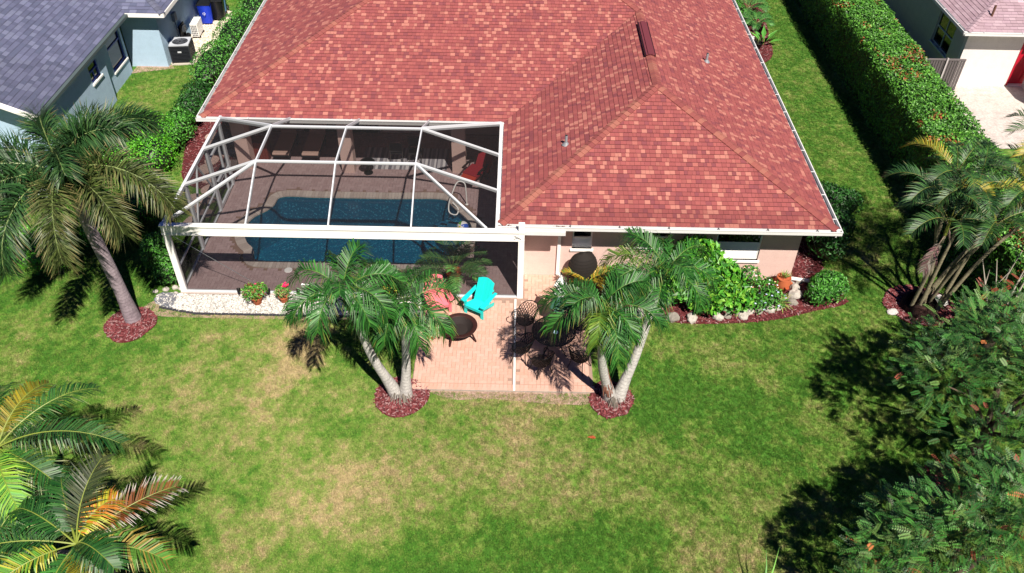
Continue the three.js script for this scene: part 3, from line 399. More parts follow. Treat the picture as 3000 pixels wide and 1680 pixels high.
function coreGeo(lobes, k, c) { return tinted(merge(lobes.map((l) => { const g = new THREE.IcosahedronGeometry(1, 3); const p = g.attributes.position; for (let i = 0; i < p.count; i++) { const s = k * (0.9 + 0.2 * fbm(p.getX(i) * 2.5 + l[0] * 3 + 50, p.getZ(i) * 2.5 + p.getY(i) * 2 + 50, 3)); p.setXYZ(i, l[0] + p.getX(i) * s * l[3], Math.max(0.02, l[1] + p.getY(i) * s * l[4]), l[2] + p.getZ(i) * s * l[5]); } g.deleteAttribute('normal'); g.computeVertexNormals(); return g; })), c); }
const tone = (...a) => a.map((h) => new THREE.Color(h));
const TN = {
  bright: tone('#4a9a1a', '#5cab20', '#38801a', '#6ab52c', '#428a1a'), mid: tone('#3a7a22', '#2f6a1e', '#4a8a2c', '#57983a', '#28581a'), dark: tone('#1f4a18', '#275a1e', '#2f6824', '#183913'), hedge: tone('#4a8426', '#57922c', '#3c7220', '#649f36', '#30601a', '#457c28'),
  vine: tone('#448a1f', '#589c28', '#34771a', '#73a735', '#28641c'), tree: tone('#2f6426', '#3b722c', '#24521e', '#4a8236', '#1f461b', '#56783a'), rust: tone('#9a5a2c', '#8c4a2a', '#7a6a34'),
};
function shrub(label, cat, lobes, n, len, wid, tones, seed, o = {}) {
  const t = thing(o.name || 'shrub', label, cat, o.at || [0, 0, 0], 0, o.group); const r = rng(seed + 1);
  const st = []; const l0 = lobes[0]; for (let i = 0; i < 5; i++) st.push(rod([l0[0] + (r() - .5) * 0.2, 0, l0[2] + (r() - .5) * 0.2], [l0[0] + (r() - .5) * l0[3] * 1.1, l0[1] + l0[4] * 0.3, l0[2] + (r() - .5) * l0[5] * 1.1], 0.018, 5)); part('stem', st, M.stem, t);
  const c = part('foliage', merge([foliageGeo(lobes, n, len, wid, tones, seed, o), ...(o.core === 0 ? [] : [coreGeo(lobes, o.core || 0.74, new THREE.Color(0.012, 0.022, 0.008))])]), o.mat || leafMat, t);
  if (o.flowers) for (const [col, k, sz] of o.flowers) { const fm = new MB(); for (let i = 0; i < k; i++) { const l = pickC(lobes, r), d = rdir(r); d.y = Math.abs(d.y); const p = V(l[0] + d.x * l[3], l[1] + d.y * l[4], l[2] + d.z * l[5]); for (let j = 0; j < 5; j++) { const a = j / 5 * 6.28, u = V(Math.cos(a), 0.35, Math.sin(a)).normalize(); leafQuad(fm, p, u, V(-u.x * .3, 1, -u.z * .3).normalize(), sz, sz * 0.8, new THREE.Color(col)); } } part('flower', fm.geo(), leafMat, c); }
  return t;
}
// ---------- palms
function frondGeo(o) { // local: base at origin, growing along +x, bending down
  const r = rng(o.seed), m = new MB(), N = 14, L = o.len, pts = [], tg = []; let p = V(0, 0, 0), e = o.e0, yaw = 0; const tw = (r() - .5) * (o.twist || 0.3);
  for (let i = 0; i <= N; i++) { pts.push(p.clone()); const d = V(Math.cos(e) * Math.cos(yaw), Math.sin(e), Math.cos(e) * Math.sin(yaw)); tg.push(d); p = p.clone().addScaledVector(d, L / N); const t = i / N; e += (o.e1 - o.e0) / N * (0.5 + 1.0 * t); yaw += tw / N; }
  const at = (t) => { const f = clamp(t) * N, i = Math.min(N - 1, Math.floor(f)); return [pts[i].clone().lerp(pts[i + 1], f - i), tg[i].clone().lerp(tg[i + 1], f - i).normalize()]; };
  for (let i = 0; i < N; i++) { const w0 = lerp(o.rw, o.rw * 0.2, i / N), w1 = lerp(o.rw, o.rw * 0.2, (i + 1) / N), f = (k, w) => { const t = tg[k], s = t.clone().cross(V(0, 1, 0)).normalize(), u = s.clone().cross(t); return [pts[k].clone().addScaledVector(s, w), pts[k].clone().addScaledVector(u, w), pts[k].clone().addScaledVector(s, -w)]; }; const a = f(i, w0), b = f(i + 1, w1); for (const [x, y] of [[0, 1], [1, 2], [2, 0]]) m.quad(a[x], b[x], b[y], a[y], o.rc); }
  for (let i = 0; i < o.n; i++) {
    const t = lerp(o.t0, 1, Math.pow(i / (o.n - 1), 0.95)), [q, d] = at(t); let s = d.clone().cross(V(0, 1, 0)); if (s.lengthSq() < 0.01) s = V(0, 0, 1); s.normalize(); const u = s.clone().cross(d).normalize();
    const prof = Math.min(1, 0.45 + 2.2 * (t - o.t0)) * (t > 0.72 ? lerp(1, o.tipK || 0.5, (t - 0.72) / 0.28) : 1), sw = lerp(o.a0, o.a1, t);
    for (const sg of o.plume ? [1, -1, 1, -1] : [1, -1]) {
      const roll = o.plume ? (r() * 2 - 1) * 1.5 : o.vee + (r() - .5) * (o.loose || 0.25), a = sw + (r() - .5) * 0.2;
      const out = s.clone().multiplyScalar(sg * Math.cos(roll)).addScaledVector(u, Math.sin(roll)), dir = out.clone().multiplyScalar(Math.cos(a)).addScaledVector(d, Math.sin(a)).normalize(), len = o.ll * prof * (0.85 + 0.3 * r());
      const mid = q.clone().addScaledVector(dir, len * 0.5), d2 = dir.clone().addScaledVector(V(0, -1, 0), o.hang * (0.7 + 0.6 * r())).normalize(), tip = mid.clone().addScaledVector(d2, len * 0.5); let w = dir.clone().cross(out.clone().cross(d)).normalize(); if (o.plume) w = d.clone(); const ww = o.lw * (0.8 + 0.4 * r());
      const c = pickC(o.tones, r).clone().multiplyScalar(0.6 + 0.6 * r()), ct = o.tip && r() < o.tipP ? o.tip : c, A = q.clone().addScaledVector(w, ww * .35), B = q.clone().addScaledVector(w, -ww * .35), C = mid.clone().addScaledVector(w, ww * .5), D = mid.clone().addScaledVector(w, -ww * .5);
      m.tri3(A, C, D, c, c, c); m.tri3(A, D, B, c, c, c); m.tri3(C, tip, D, c, ct, c);
    }
  }
  return m.geo();
}
function addFrond(parent, pos, az, o, mat = glossLeaf, label) { const g = frondGeo(o); g.rotateY(-az); g.translate(pos.x, pos.y, pos.z); return part('frond', g, mat, parent, label); } // az: 0 = +x, PI/2 = +z
const ringBark = (a, b) => std(0xffffff, 0.9, { map: tex(256, 1, (u, v, i, j) => { const n = 0.4 * hash(i, j) + 0.35 * tnoise(u, v, 24) + 0.25 * tnoise(u, v, 5), ringl = Math.abs(((v * 9) % 1) - 0.5) < 0.09 + 0.05 * tnoise(u, v, 20) ? 0.9 : 1; return [0, 1, 2].map((k) => lerp(a[k], b[k], n) * ringl); }), bumpMap: T.bump, bumpScale: 0.01 });
const BK = { foxtail: ringBark([104, 92, 100], [186, 172, 180]), adonidia: ringBark([140, 138, 134], [232, 230, 226]), areca: ringBark([96, 92, 72], [164, 156, 128]), cocos: ringBark([104, 90, 92], [150, 138, 138]) };
function rootFlare(x, z, r0, seed) { const r = rng(seed), l = []; for (let i = 0; i < 46; i++) { const a = r() * 6.28, q = r0 * (0.6 + 0.5 * r()), e = r0 * (1.1 + 0.6 * r()); l.push(rod([x + Math.cos(a) * q, 0.2 + 0.12 * r(), z + Math.sin(a) * q], [x + Math.cos(a) * e, 0.03, z + Math.sin(a) * e], 0.011, 4)); } return l; }
// foxtail palm, front left
{
  const t = thing('foxtail_palm', 'tall foxtail palm with bushy drooping fronds and a thick ringed trunk in a mulch ring', 'palm tree', [-11.36, 0, -18.07]);
  const top = V(-0.3, 4.35, 0.0), cr = V(-0.36, 5.25, 0.02);
  part('trunk', taper([V(0, 0, 0), V(-0.05, 1.2, 0), V(-0.16, 2.8, 0), top], [0.25, 0.185, 0.18, 0.17, 0.13], 14, 60, 0.004), BK.foxtail, t);
  part('crown_shaft', taper([top, V(-0.34, 4.8, 0.01), cr], [0.135, 0.13, 0.08], 12, 8), M.shaft, t);
  const dk = tone('#244822', '#2c5328', '#345d2d', '#1e3d1d', '#406030'), ol = tone('#414f24', '#4d5b2b', '#354521', '#596337');
  const F = [[0.2, .5, -1.35, ol, 3.6], [-0.75, .8, -0.9, dk, 3.0], [0.62, 0.35, -1.5, ol, 2.9], [1.2, .5, -1.6, ol, 3.5], [1.75, .4, -1.62, dk, 3.6], [2.3, .5, -1.55, dk, 3.5], [2.85, .6, -1.4, dk, 3.1], [3.5, .5, -1.35, dk, 3.1], [4.1, .8, -1.2, dk, 3.0], [-1.4, .7, -1.2, dk, 2.9], [0.9, 1.25, -0.9, dk, 2.2], [2.6, .2, -1.55, ol, 2.9], [-0.1, 1.2, -0.5, dk, 2.3], [4.75, .5, -1.4, dk, 2.8]];
  F.forEach(([az, e0, e1, tn, len], i) => addFrond(t, cr, az, { seed: 300 + i, len, e0, e1, rw: 0.028, rc: new THREE.Color('#7d8f55'), n: 165, t0: 0.12, a0: 0.3, a1: 0.7, ll: 0.74, lw: 0.034, vee: 0, hang: 0.5, plume: true, tones: tn, tip: new THREE.Color('#9a8a5c'), tipP: tn === ol ? 0.4 : 0.12, tipK: 0.75 }, leafMat));
}
// the two double palms by the patio
const adTones = tone('#20541a', '#296321', '#1a4817', '#357128', '#3f7930'), adYellow = tone('#547423', '#667f27', '#466a23');
function twinPalm(label, base, tops, seed, o = {}) {
  const t = thing('twin_palm', label, 'palm tree', [base[0], 0, base[1]]); const r = rng(seed);
  tops.forEach(([dx, h, dz, bow, off, nf, len], k) => {
    const b = V(off, 0, 0.02 * k), top = V(dx, h - 0.55, dz), mid = b.clone().lerp(top, 0.45).add(V(bow, 0, 0)), cr = top.clone().add(top.clone().sub(mid).normalize().multiplyScalar(0.55));
    part('trunk', taper([b, b.clone().lerp(mid, .25).add(V(0, .05, 0)), mid, top], [0.2, 0.135, 0.115, 0.105, 0.09], 12, 44, 0.003), BK.adonidia, t);
    part('crown_shaft', taper([top, top.clone().lerp(cr, .5), cr], [0.1, 0.1, 0.05], 10, 6), M.shaft, t);
    const a0 = r() * 6; for (let i = 0; i < nf; i++) { const up = i > nf - 3, az = a0 + i * 2.4 + (r() - .5) * 0.3; addFrond(t, cr.clone().add(V(0, -0.1 + 0.02 * i, 0)), az, { seed: seed * 50 + k * 20 + i, len: len * (0.88 + 0.24 * r()) * (up ? .8 : 1), e0: up ? 1.2 : 0.85 - 0.05 * i + 0.4 * r(), e1: up ? -0.4 : -1.5 - 0.4 * r(), rw: 0.016, rc: new THREE.Color('#5f7a30'), n: 66, t0: 0.16, a0: 0.35, a1: 0.95, ll: 0.63, lw: 0.023, vee: 0.35, loose: 0.9, hang: 1.35, tones: i === 3 && o.yellow ? adYellow : adTones, tip: new THREE.Color('#a3a04c'), tipP: 0.1, tipK: 0.7 }); }
  });
  part('root_flare', rootFlare(0, 0.05, 0.24, seed), grainy(0x8d867c, 1, 0.003), t); return t;
}
twinPalm('double palm with pale crossed trunks between the white gravel and the patio', [-3.0, -15.28], [[-0.93, 4.15, 0.38, -0.1, -0.13, 12, 1.75], [0.28, 3.15, -0.1, 0.02, 0.13, 12, 1.68]], 7);
const twin2 = twinPalm('double palm with white spreading trunks at the right front patio corner', [2.85, -15.3], [[-0.62, 3.8, 0.5, -0.1, -0.1, 12, 1.72], [0.85, 3.9, -0.62, 0.05, 0.12, 12, 1.75]], 8, { yellow: 1 });
{ const r = rng(5), l = []; for (let i = 0; i < 26; i++) { const x = -0.22 + (r() - .5) * 0.12, z = 0.12 + (r() - .5) * .1; l.push(rod([x - 0.1, 1.15 + 0.2 * r(), z + 0.02], [x + (r() - .5) * 0.2, 0.3 + 0.5 * r(), z + 0.1], 0.012, 4)); } part('dead_frond', l, std(0x8a5a48, 1), twin2, 'dry brown frond hanging along the left trunk'); }
// areca clump on the right
{
  const t = thing('areca_palm_clump', 'clump of slender leaning palm stems rising from a mulch ring by the hedge', 'palm tree', [12.63, 0, -19.2]); const r = rng(90);
  const tones = tone('#244722', '#2d5628', '#39652f', '#1d3d20', '#446c31'), yel = tone('#978b28', '#a69732', '#818b2b');
  const S = [[-0.8, 4.4, 0.1], [1.75, 5.8, -0.3], [2.5, 5.1, 0.1], [0.1, 4.4, 0.0], [-0.45, 3.7, 0.4], [1.3, 4.5, 0.2], [2.0, 4.3, -0.5], [-0.3, 4.7, -0.5], [0.7, 3.7, 0.5]];
  S.forEach(([dx, h, dz], k) => {
    const a = k / 9 * 6.28, b = V(Math.cos(a) * 0.26 + dx * 0.14, 0, Math.sin(a) * 0.22), top = V(dx, h - 0.5, dz), mid = b.clone().lerp(top, 0.5).add(V(-dx * 0.1, 0.15, 0)), cr = V(dx + dx * 0.07, h, dz);
    part('trunk', taper([b, mid, top], [0.06, 0.05, 0.042], 8, 34, 0.03), BK.areca, t); part('crown_shaft', taper([top, top.clone().lerp(cr, .6), cr], [0.05, 0.055, 0.03], 8, 5), std(0x8a9440, 0.5), t);
    const a0 = r() * 6, nf = 7; for (let i = 0; i < nf; i++) { const y = (k * 7 + i * 3) % 11 === 0; addFrond(t, cr.clone().add(V(0, -0.12 + 0.02 * i, 0)), a0 + i * 2.4, { seed: 900 + k * 20 + i, len: 1.55 * (0.85 + 0.3 * r()), e0: i > 5 ? 1.2 : 0.9 - 0.08 * i + 0.2 * r(), e1: i > 5 ? -0.2 : -0.75 - 0.5 * r(), rw: 0.014, rc: new THREE.Color('#7c8038'), n: 40, t0: 0.2, a0: 0.35, a1: 0.8, ll: 0.46, lw: 0.022, vee: 0.5, loose: 0.3, hang: 0.35, tones: y ? yel : tones, tip: new THREE.Color('#9a8f68'), tipP: 0.15, tipK: 0.6 }); }
    if (k === 4 || k === 0 || k === 2) addFrond(t, top.clone(), r() * 6, { seed: 990 + k, len: 1.2, e0: -0.7, e1: -1.5, rw: 0.014, rc: new THREE.Color('#8a7a6a'), n: 26, t0: 0.25, a0: 0.6, a1: 1.0, ll: 0.4, lw: 0.022, vee: 0, hang: 0.9, tones: tone('#9a9088', '#84786e', '#8a6468') }, leafMat, 'dry grey hanging frond');
  });
  part('root_mound', taper([V(0, 0, 0), V(0, 0.2, 0.15), V(0, 0.34, 0.12)], [0.62, 0.5, 0.2], 18, 8, 0.06), grainy(0x5a3c34, 1, 0.02, T.rough), t);
}
// three palms at the lower left
const cTones = tone('#1a4d18', '#22561c', '#164016', '#2d5f22', '#386329');
function lowPalm(label, base, crown, fr, seed, curve) {
  const t = thing('coconut_palm', label, 'palm tree', base); const cr = V(...crown).sub(V(...base)); const lo = cr.clone().multiplyScalar(0.86);
  part('trunk', taper([V(0, 0, 0), curve ? V(...curve) : lo.clone().multiplyScalar(0.5), lo], [0.2, 0.14, 0.12], 12, 30, 0.02), BK.cocos, t); part('crown_shaft', taper([lo, cr], [0.12, 0.08], 10, 4), std(0x7a7a4a, 0.7), t);
  fr.forEach(([az, e0, e1, len, tn, o], i) => addFrond(t, cr, az, { seed: seed + i, len, e0, e1, rw: 0.02, rc: new THREE.Color('#7c8a38'), n: 50, t0: 0.18, a0: 0.2, a1: 0.75, ll: 0.56, lw: 0.027, vee: 0.25, loose: 0.3, hang: 0.75, tones: tn, tipK: 0.55, tip: new THREE.Color('#b8b890'), tipP: 0.15, ...(o || {}) }, glossLeaf));
}
const cOr = tone('#7a481f', '#71401d', '#655425', '#4e5925', '#7a5437'), cYe = tone('#7a6f13', '#857a19', '#686514', '#595f17'), cDk = tone('#364125', '#2c391f', '#414a29');
lowPalm('leaning palm at the lower left edge with one long pale green frond over the lawn', [-11.0, 0, -10.9], [-10.35, 3.75, -10.4], [[-0.08, .55, -0.75, 2.7, cTones, { ll: .62, hang: .9 }], [-0.75, .6, -0.9, 2.3, cTones], [0.45, .25, -1.3, 1.9, cTones], [0.95, .55, -1.25, 1.9, tone('#6aa030', '#8ab03a', '#4f9030')], [-1.25, .75, -0.9, 1.8, cYe], [-1.9, .6, -1, 1.9, cTones], [1.7, .5, -1.2, 2.0, cTones], [2.6, .5, -1.2, 2.2, cTones], [3.6, .5, -1.2, 2.2, cTones], [4.2, .7, -1, 2.0, cTones], [-0.4, .2, -1.3, 1.6, cDk]], 2000);
lowPalm('palm at the lower left corner with orange and white tipped dying fronds', [-8.45, 0, -9.35], [-8.05, 3.45, -8.45], [[-0.62, .45, -0.35, 2.0, cOr, { tip: new THREE.Color('#e8e4dc'), tipP: .85, ll: .5, hang: .3 }], [-1.35, 1.1, -0.1, 1.7, cDk, { ll: .5, hang: .1 }], [-1.0, 1.0, -1.2, 1.3, tone('#b8a82c', '#c07a2c', '#98a030'), {}], [0.1, 0.35, -1.0, 1.8, tone('#5a8a30', '#8a7a34', '#4a7a2c')], [3.05, .4, -0.8, 2.2, cTones], [2.4, .5, -1.1, 2.0, tone('#8aa02c', '#a8a838', '#5a9030')], [1.6, .4, -1.2, 1.8, tone('#3a7a2c', '#2f6a26')], [1.0, .5, -1.1, 1.7, cYe], [3.6, .7, -1, 1.7, cTones], [-2.0, .9, -0.6, 1.5, cTones], [0.5, .9, -0.9, 1.4, cTones]], 2100);
lowPalm('small palm with a bent grey trunk low in the lower left corner', [-9.45, 0, -10.05], [-10.3, 2.4, -8.9], [[-0.55, .55, -1.1, 1.5, cTones], [0.3, .4, -1.2, 1.6, cTones], [1.2, .5, -1.2, 1.6, cTones], [2.4, .5, -1.2, 1.7, tone('#8aa02c', '#a8a838')], [3.6, .6, -1.1, 1.7, cTones], [4.8, .6, -1.0, 1.6, cTones], [-1.1, .8, -0.6, 1.5, cTones]], 2200, [0.25, 0.7, 0.3]);
// ---------- hedges and shrubs
{
  const hx0 = 14.5, hx1 = 16.55, hz0 = -46, hz1 = -18.2, hh = 2.4, r = rng(500), m = new MB(); const t = thing('clipped_hedge', 'tall clipped green hedge with rusty new growth along the right side lawn', 'hedge');
  const put = (p, n) => { let g = rdir(r); n = n.clone().addScaledVector(rdir(r), 0.7).normalize(); g.sub(n.clone().multiplyScalar(g.dot(n))).normalize(); const rust = p.y > 2.2 && fbm(p.x * 1.6 + 3, p.z * 1.3 + 9, 2) > 0.68 && r() < 0.4; const c = pickC(rust ? TN.rust : TN.hedge, r).clone().multiplyScalar(0.75 + 0.45 * r()); leafQuad(m, p, g, n, 0.085 + 0.06 * r(), 0.05 + 0.03 * r(), c); };
  const lump = (a, b) => 0.34 * (fbm(a * 0.9, b * 0.9, 3) - 0.5);
  for (let i = 0; i < 26000; i++) { const x = lerp(hx0 - 0.05, hx1 + 0.05, r()), z = lerp(hz0, hz1, r()); const ed = Math.min(x - hx0, hx1 - x, 0.3); put(V(x + lump(z, 3), hh + lump(x + 7, z) - (ed < 0.15 ? (0.15 - ed) * 0.6 : 0) - 0.08 * r() * r(), z), V(0, 1, 0)); }
  for (let i = 0; i < 15000; i++) { const z = lerp(hz0, hz1, r()), y = lerp(0.05, hh, r()); put(V(hx0 + lump(z, y) - 0.06 * r(), y, z), V(-1, 0.1, 0)); if (i % 3 === 0) put(V(hx1 + lump(z, y + 9) + 0.06 * r(), y, z), V(1, 0.1, 0)); }
  for (let i = 0; i < 1500; i++) { put(V(lerp(hx0, hx1, r()), lerp(0.05, hh, r()), hz1 + 0.08 * r()), V(0, 0.1, 1)); }
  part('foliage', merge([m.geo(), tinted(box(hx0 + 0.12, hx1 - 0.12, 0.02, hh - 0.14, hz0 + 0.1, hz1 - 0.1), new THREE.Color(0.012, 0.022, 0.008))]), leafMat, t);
  const st = []; for (let z = hz0 + 0.6; z < hz1; z += 1.1) st.push(rod([15.5, 0, z], [15.5 + (r() - .5) * 0.8, 1.6, z + (r() - .5)], 0.04, 6)); part('stem', st, M.stem, t);
}
shrub('dark clipped hedge row against the left roof edge behind the grey house lawn', 'hedge', [[-13.0, 0.75, -33, .85, .75, 2.0], [-12.8, 0.8, -36, .85, .75, 2.2], [-12.6, 0.8, -39.4, .85, .8, 2.4], [-12.5, 0.8, -43, .9, .8, 2.4]], 9000, .1, .06, TN.mid, 601, { name: 'hedge_row' });
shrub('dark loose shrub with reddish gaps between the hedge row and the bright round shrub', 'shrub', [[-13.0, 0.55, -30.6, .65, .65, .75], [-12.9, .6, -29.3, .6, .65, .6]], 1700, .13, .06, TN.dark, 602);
shrub('dark green shrub just behind the bright round shrub next to the mulch bed', 'shrub', [[-12.95, 0.6, -28.15, .55, .7, .8], [-13.05, .6, -27.2, .5, .6, .5]], 1800, .14, .065, TN.mid, 603);
shrub('large round bright green shrub beside the dark red mulch bed', 'shrub', [[-13.75, 0.8, -27.0, 1.1, .95, 1.2], [-13.2, .65, -26.0, .8, .8, .9], [-14.3, .65, -26.2, .85, .8, .9]], 5200, .1, .05, TN.bright, 604);
shrub('bright green rounded shrub under the right hand fronds of the foxtail palm', 'shrub', [[-14.0, 0.6, -22.6, .9, .75, .9], [-13.3, .55, -21.7, .8, .7, .8], [-12.8, .6, -22.9, .8, .7, .8]], 4600, .1, .05, TN.bright, 605);
shrub('bright green shrub below the left fronds of the foxtail palm on the lawn edge', 'shrub', [[-14.75, 0.55, -20.5, .85, .7, .9], [-15.6, .5, -20.9, .7, .6, .7]], 3000, .1, .05, TN.bright, 606);
shrub('small dark shrub at the left picture edge under palm fronds', 'shrub', [[-17.1, 0.5, -20.9, .6, .6, .6]], 1300, .1, .05, TN.mid, 607);
shrub('two lobed green shrub against the front left post of the pool cage', 'shrub', [[-11.15, 0.75, -20.25, .48, .75, .55], [-10.75, .45, -19.75, .42, .5, .42]], 2600, .09, .05, TN.mid, 608);
// vines and flowers along the front bed
shrub('big leafy bright green shrub reaching the eave between the two wall windows', 'shrub', [[5.6, .95, -19.75, .85, 1.15, .55], [6.3, .75, -19.25, .75, .85, .6], [5.0, .7, -19.3, .7, .8, .6], [6.75, .5, -18.95, .55, .55, .45], [5.9, .5, -18.75, .5, .5, .35]], 5200, .2, .13, TN.vine, 609, { core: 0.66 });
shrub('loose flowering shrub with white blossom in front of the blind covered window', 'shrub', [[7.3, .6, -19.65, .36, .6, .32], [7.85, .4, -19.5, .42, .38, .36]], 480, .14, .06, TN.mid, 610, { core: 0.3, flowers: [['#eef0fb', 24, .035], ['#f4c9a0', 12, .035]] });
shrub('low shrub with pale blue flowers beside the orange strawberry pot', 'shrub', [[8.0, .3, -19.15, .45, .32, .35], [7.5, .28, -18.95, .35, .28, .3]], 620, .11, .05, TN.mid, 611, { core: 0.5, flowers: [['#c6d4f6', 26, .04]] });
shrub('rounded green shrub at the right end of the rock edged bed', 'shrub', [[9.85, .42, -19.65, .62, .48, .5], [9.5, .35, -19.35, .4, .4, .35]], 1900, .12, .06, TN.mid, 612);
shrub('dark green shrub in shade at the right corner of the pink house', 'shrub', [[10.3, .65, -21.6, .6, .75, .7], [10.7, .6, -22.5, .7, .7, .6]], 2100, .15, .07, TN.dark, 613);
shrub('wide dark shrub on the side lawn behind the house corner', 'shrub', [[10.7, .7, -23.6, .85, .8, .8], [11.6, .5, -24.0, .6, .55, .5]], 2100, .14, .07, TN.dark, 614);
{ // spiky grass-like plant near the rocks
  const spiky = (label, x, z, n, len, tones, seed, y = 0) => { const t = thing('spiky_plant', label, 'plant', [x, y, z]); const r = rng(seed); for (let i = 0; i < n; i++) { const m = new MB(), a = r() * 6.28, e = len > 1 ? 1.0 + 0.45 * r() : 0.35 + 0.9 * r(), L = len * (0.7 + 0.5 * r()), w = len > 1 ? 0.045 : 0.028, c = pickC(tones, r); let p = V(0, 0.02, 0), el = e; const s = V(-Math.sin(a), 0, Math.cos(a)); for (let k = 0; k < 4; k++) { const q = p.clone().addScaledVector(V(Math.cos(a) * Math.cos(el), Math.sin(el), Math.sin(a) * Math.cos(el)), L / 4), w0 = w * (1 - k / 4), w1 = w * (1 - (k + 1) / 4); m.quad(p.clone().addScaledVector(s, w0), q.clone().addScaledVector(s, w1), q.clone().addScaledVector(s, -w1), p.clone().addScaledVector(s, -w0), c); p = q; el -= 0.35; } part('leaf', m.geo(), leafMat, t); } return t; };
  spiky('spiky striped plant with arching yellow green leaves behind the bed rocks', 8.35, -19.25, 34, .5, tone('#8a9a4a', '#b0b068', '#5a7a34'), 700); spiky('small striped spiky plant between the rocks and the bed front', 7.0, -18.72, 16, .3, tone('#b0b068', '#7a9a4a'), 701);
  spiky('broad leaved spiky plant poking up at the bottom edge of the lawn', 5.6, -9.2, 15, 1.9, tone('#4a8a2c', '#6aa83c'), 702);
  
}
{ // orange, yellow croton and small palms behind twin palm 2, by the wall
  const t = thing('small_palm', 'small yellowing palm in front of the dark hooded seat by the pink wall', 'palm tree', [2.35, 0, -19.6]); part('trunk', taper([V(0, 0, 0), V(0, .25, 0), V(0, .5, 0)], [.06, .05, .04], 8, 6), BK.areca, t);
  for (let i = 0; i < 9; i++) addFrond(t, V(0, .5, 0), i * 2.4, { seed: 1500 + i, len: .9, e0: 1.0 - .05 * i, e1: -0.6, rw: .01, rc: new THREE.Color('#c0a83c'), n: 26, t0: .2, a0: .3, a1: .8, ll: .28, lw: .024, vee: .4, hang: .3, tones: i % 2 ? tone('#c8a82c', '#b89a2c', '#8a8a2c') : tone('#7a8a2c', '#a8862c', '#5a7a2c') });
  shrub('orange and yellow leaved croton beside the patio under the palm crown', 'shrub', [[1.95, .4, -18.9, .4, .4, .35]], 420, .16, .06, tone('#c8722c', '#d8a034', '#b85a2c', '#8a9a34'), 615, { core: .5 });
  shrub('green shrub filling the bed behind the right double palm', 'shrub', [[3.4, .5, -19.6, .7, .55, .6], [4.2, .45, -19.2, .6, .5, .5]], 1700, .14, .07, TN.mid, 616);
}
// feathery leaved trees, lower right
function pinnateTree(label, base, lobes, n, seed, o = {}) {
  const t = thing(o.name || 'feathery_tree', label, 'tree', base); const r = rng(seed), br = [], m = new MB();
  part('trunk', taper([V(0, 0, 0), V(0.05, 0.6, 0), V(0.1, 1.3, 0.05)], [.16, .13, .1], 10, 8), M.brownbark, t);
  for (const l of lobes) br.push(taper([V(0.05, 0.9, 0), V(l[0] * 0.5, l[1] * 0.75 + .2, l[2] * 0.5), V(l[0], l[1], l[2])], [.07, .045, .02], 7, 8)); part('branch', br, M.brownbark, t);
  const tot = lobes.reduce((s, l) => s + l[3] * l[5], 0);
  for (const l of lobes) { const k = Math.round(n * l[3] * l[5] / tot); for (let i = 0; i < k; i++) {
    const d = rdir(r); if (d.y < -0.2) d.y *= -1; const q = (r() < 0.65 ? 0.85 + 0.3 * r() : 0.4 + 0.5 * r()); if (fbm(d.x * 3 + l[0] * 2 + 30, d.z * 3 + l[2] * 2 + 30 + d.y, 2) < 0.5 && q > .6) continue;
    const p = V(l[0] + d.x * l[3] * q, l[1] + d.y * l[4] * q, l[2] + d.z * l[5] * q); if (p.y < 0.1) continue; const dir = d.clone().addScaledVector(rdir(r), 0.7).setY(d.y * 0.4 + (r() - .5) * 0.6).normalize(), L = (0.16 + 0.22 * r()) * (o.k || 1), N = 8; const rot = r() < .5 ? 0.2 : (r() - .5) * 1.2; let up = V(rot, 1, (r() - .5) * 0.8).normalize(); up.sub(dir.clone().multiplyScalar(up.dot(dir))).normalize(); const s = dir.clone().cross(up); const rust = r() < (o.rust || 0.015); const c0 = pickC(rust ? tone('#9a4a34', '#a8683c', '#7a3a2c') : TN.tree, r).clone()  .multiplyScalar(0.55 + 0.8 * r());
    for (let j = 1; j <= N; j++) { const f = j / N, pp = p.clone().addScaledVector(dir, L * f).addScaledVector(V(0, -1, 0), 0.12 * L * f * f), ll = 0.075 * (o.k || 1) * (1 - 0.5 * Math.abs(f - 0.45)); for (const sg of [1, -1]) leafQuad(m, pp, s.clone().multiplyScalar(sg).addScaledVector(dir, 0.45).normalize(), up, ll, 0.028 * (o.k || 1), c0, 0.1); }
    m.tri(p.clone().addScaledVector(s, .004), p.clone().addScaledVector(dir, L), p.clone().addScaledVector(s, -.004), new THREE.Color('#5a5a34'));
  } }
  part('crown', m.geo(), leafMat, t); return t;
}
pinnateTree('large feathery leaved tree casting the wide dark shadow on the right lawn', [12.0, 0, -13.6], [[-1.5, 2.6, 0, 1.15, 1.0, 1.15], [-0.4, 3.2, -0.6, 1.4, 1.2, 1.3], [0.7, 3.3, 0.8, 1.5, 1.2, 1.4], [-1.1, 2.4, 1.6, 1.05, .9, .95], [-1.0, 2.2, -1.6, .85, .7, .85], [0.9, 2.5, -1.9, 1.1, .9, 1.0], [1.6, 2.9, -0.6, 1.3, 1.1, 1.3], [0.3, 2.2, 2.0, 1.0, .8, .8]], 4600, 800);
pinnateTree('feathery leaved tree in the lower right corner with a ragged top', [9.3, 0, -9.3], [[-1.4, 2.2, 0.1, .9, .8, .8], [-0.3, 2.7, 0, 1.2, 1.0, 1.1], [0.9, 2.9, -0.3, 1.3, 1.1, 1.2], [-0.7, 1.9, -0.9, .85, .7, .7], [0.7, 2.2, -1.2, 1.05, .9, .9], [1.9, 2.7, -0.6, 1.2, 1.0, 1.1], [-1.7, 1.7, 0.8, .8, .7, .7]], 4000, 810);
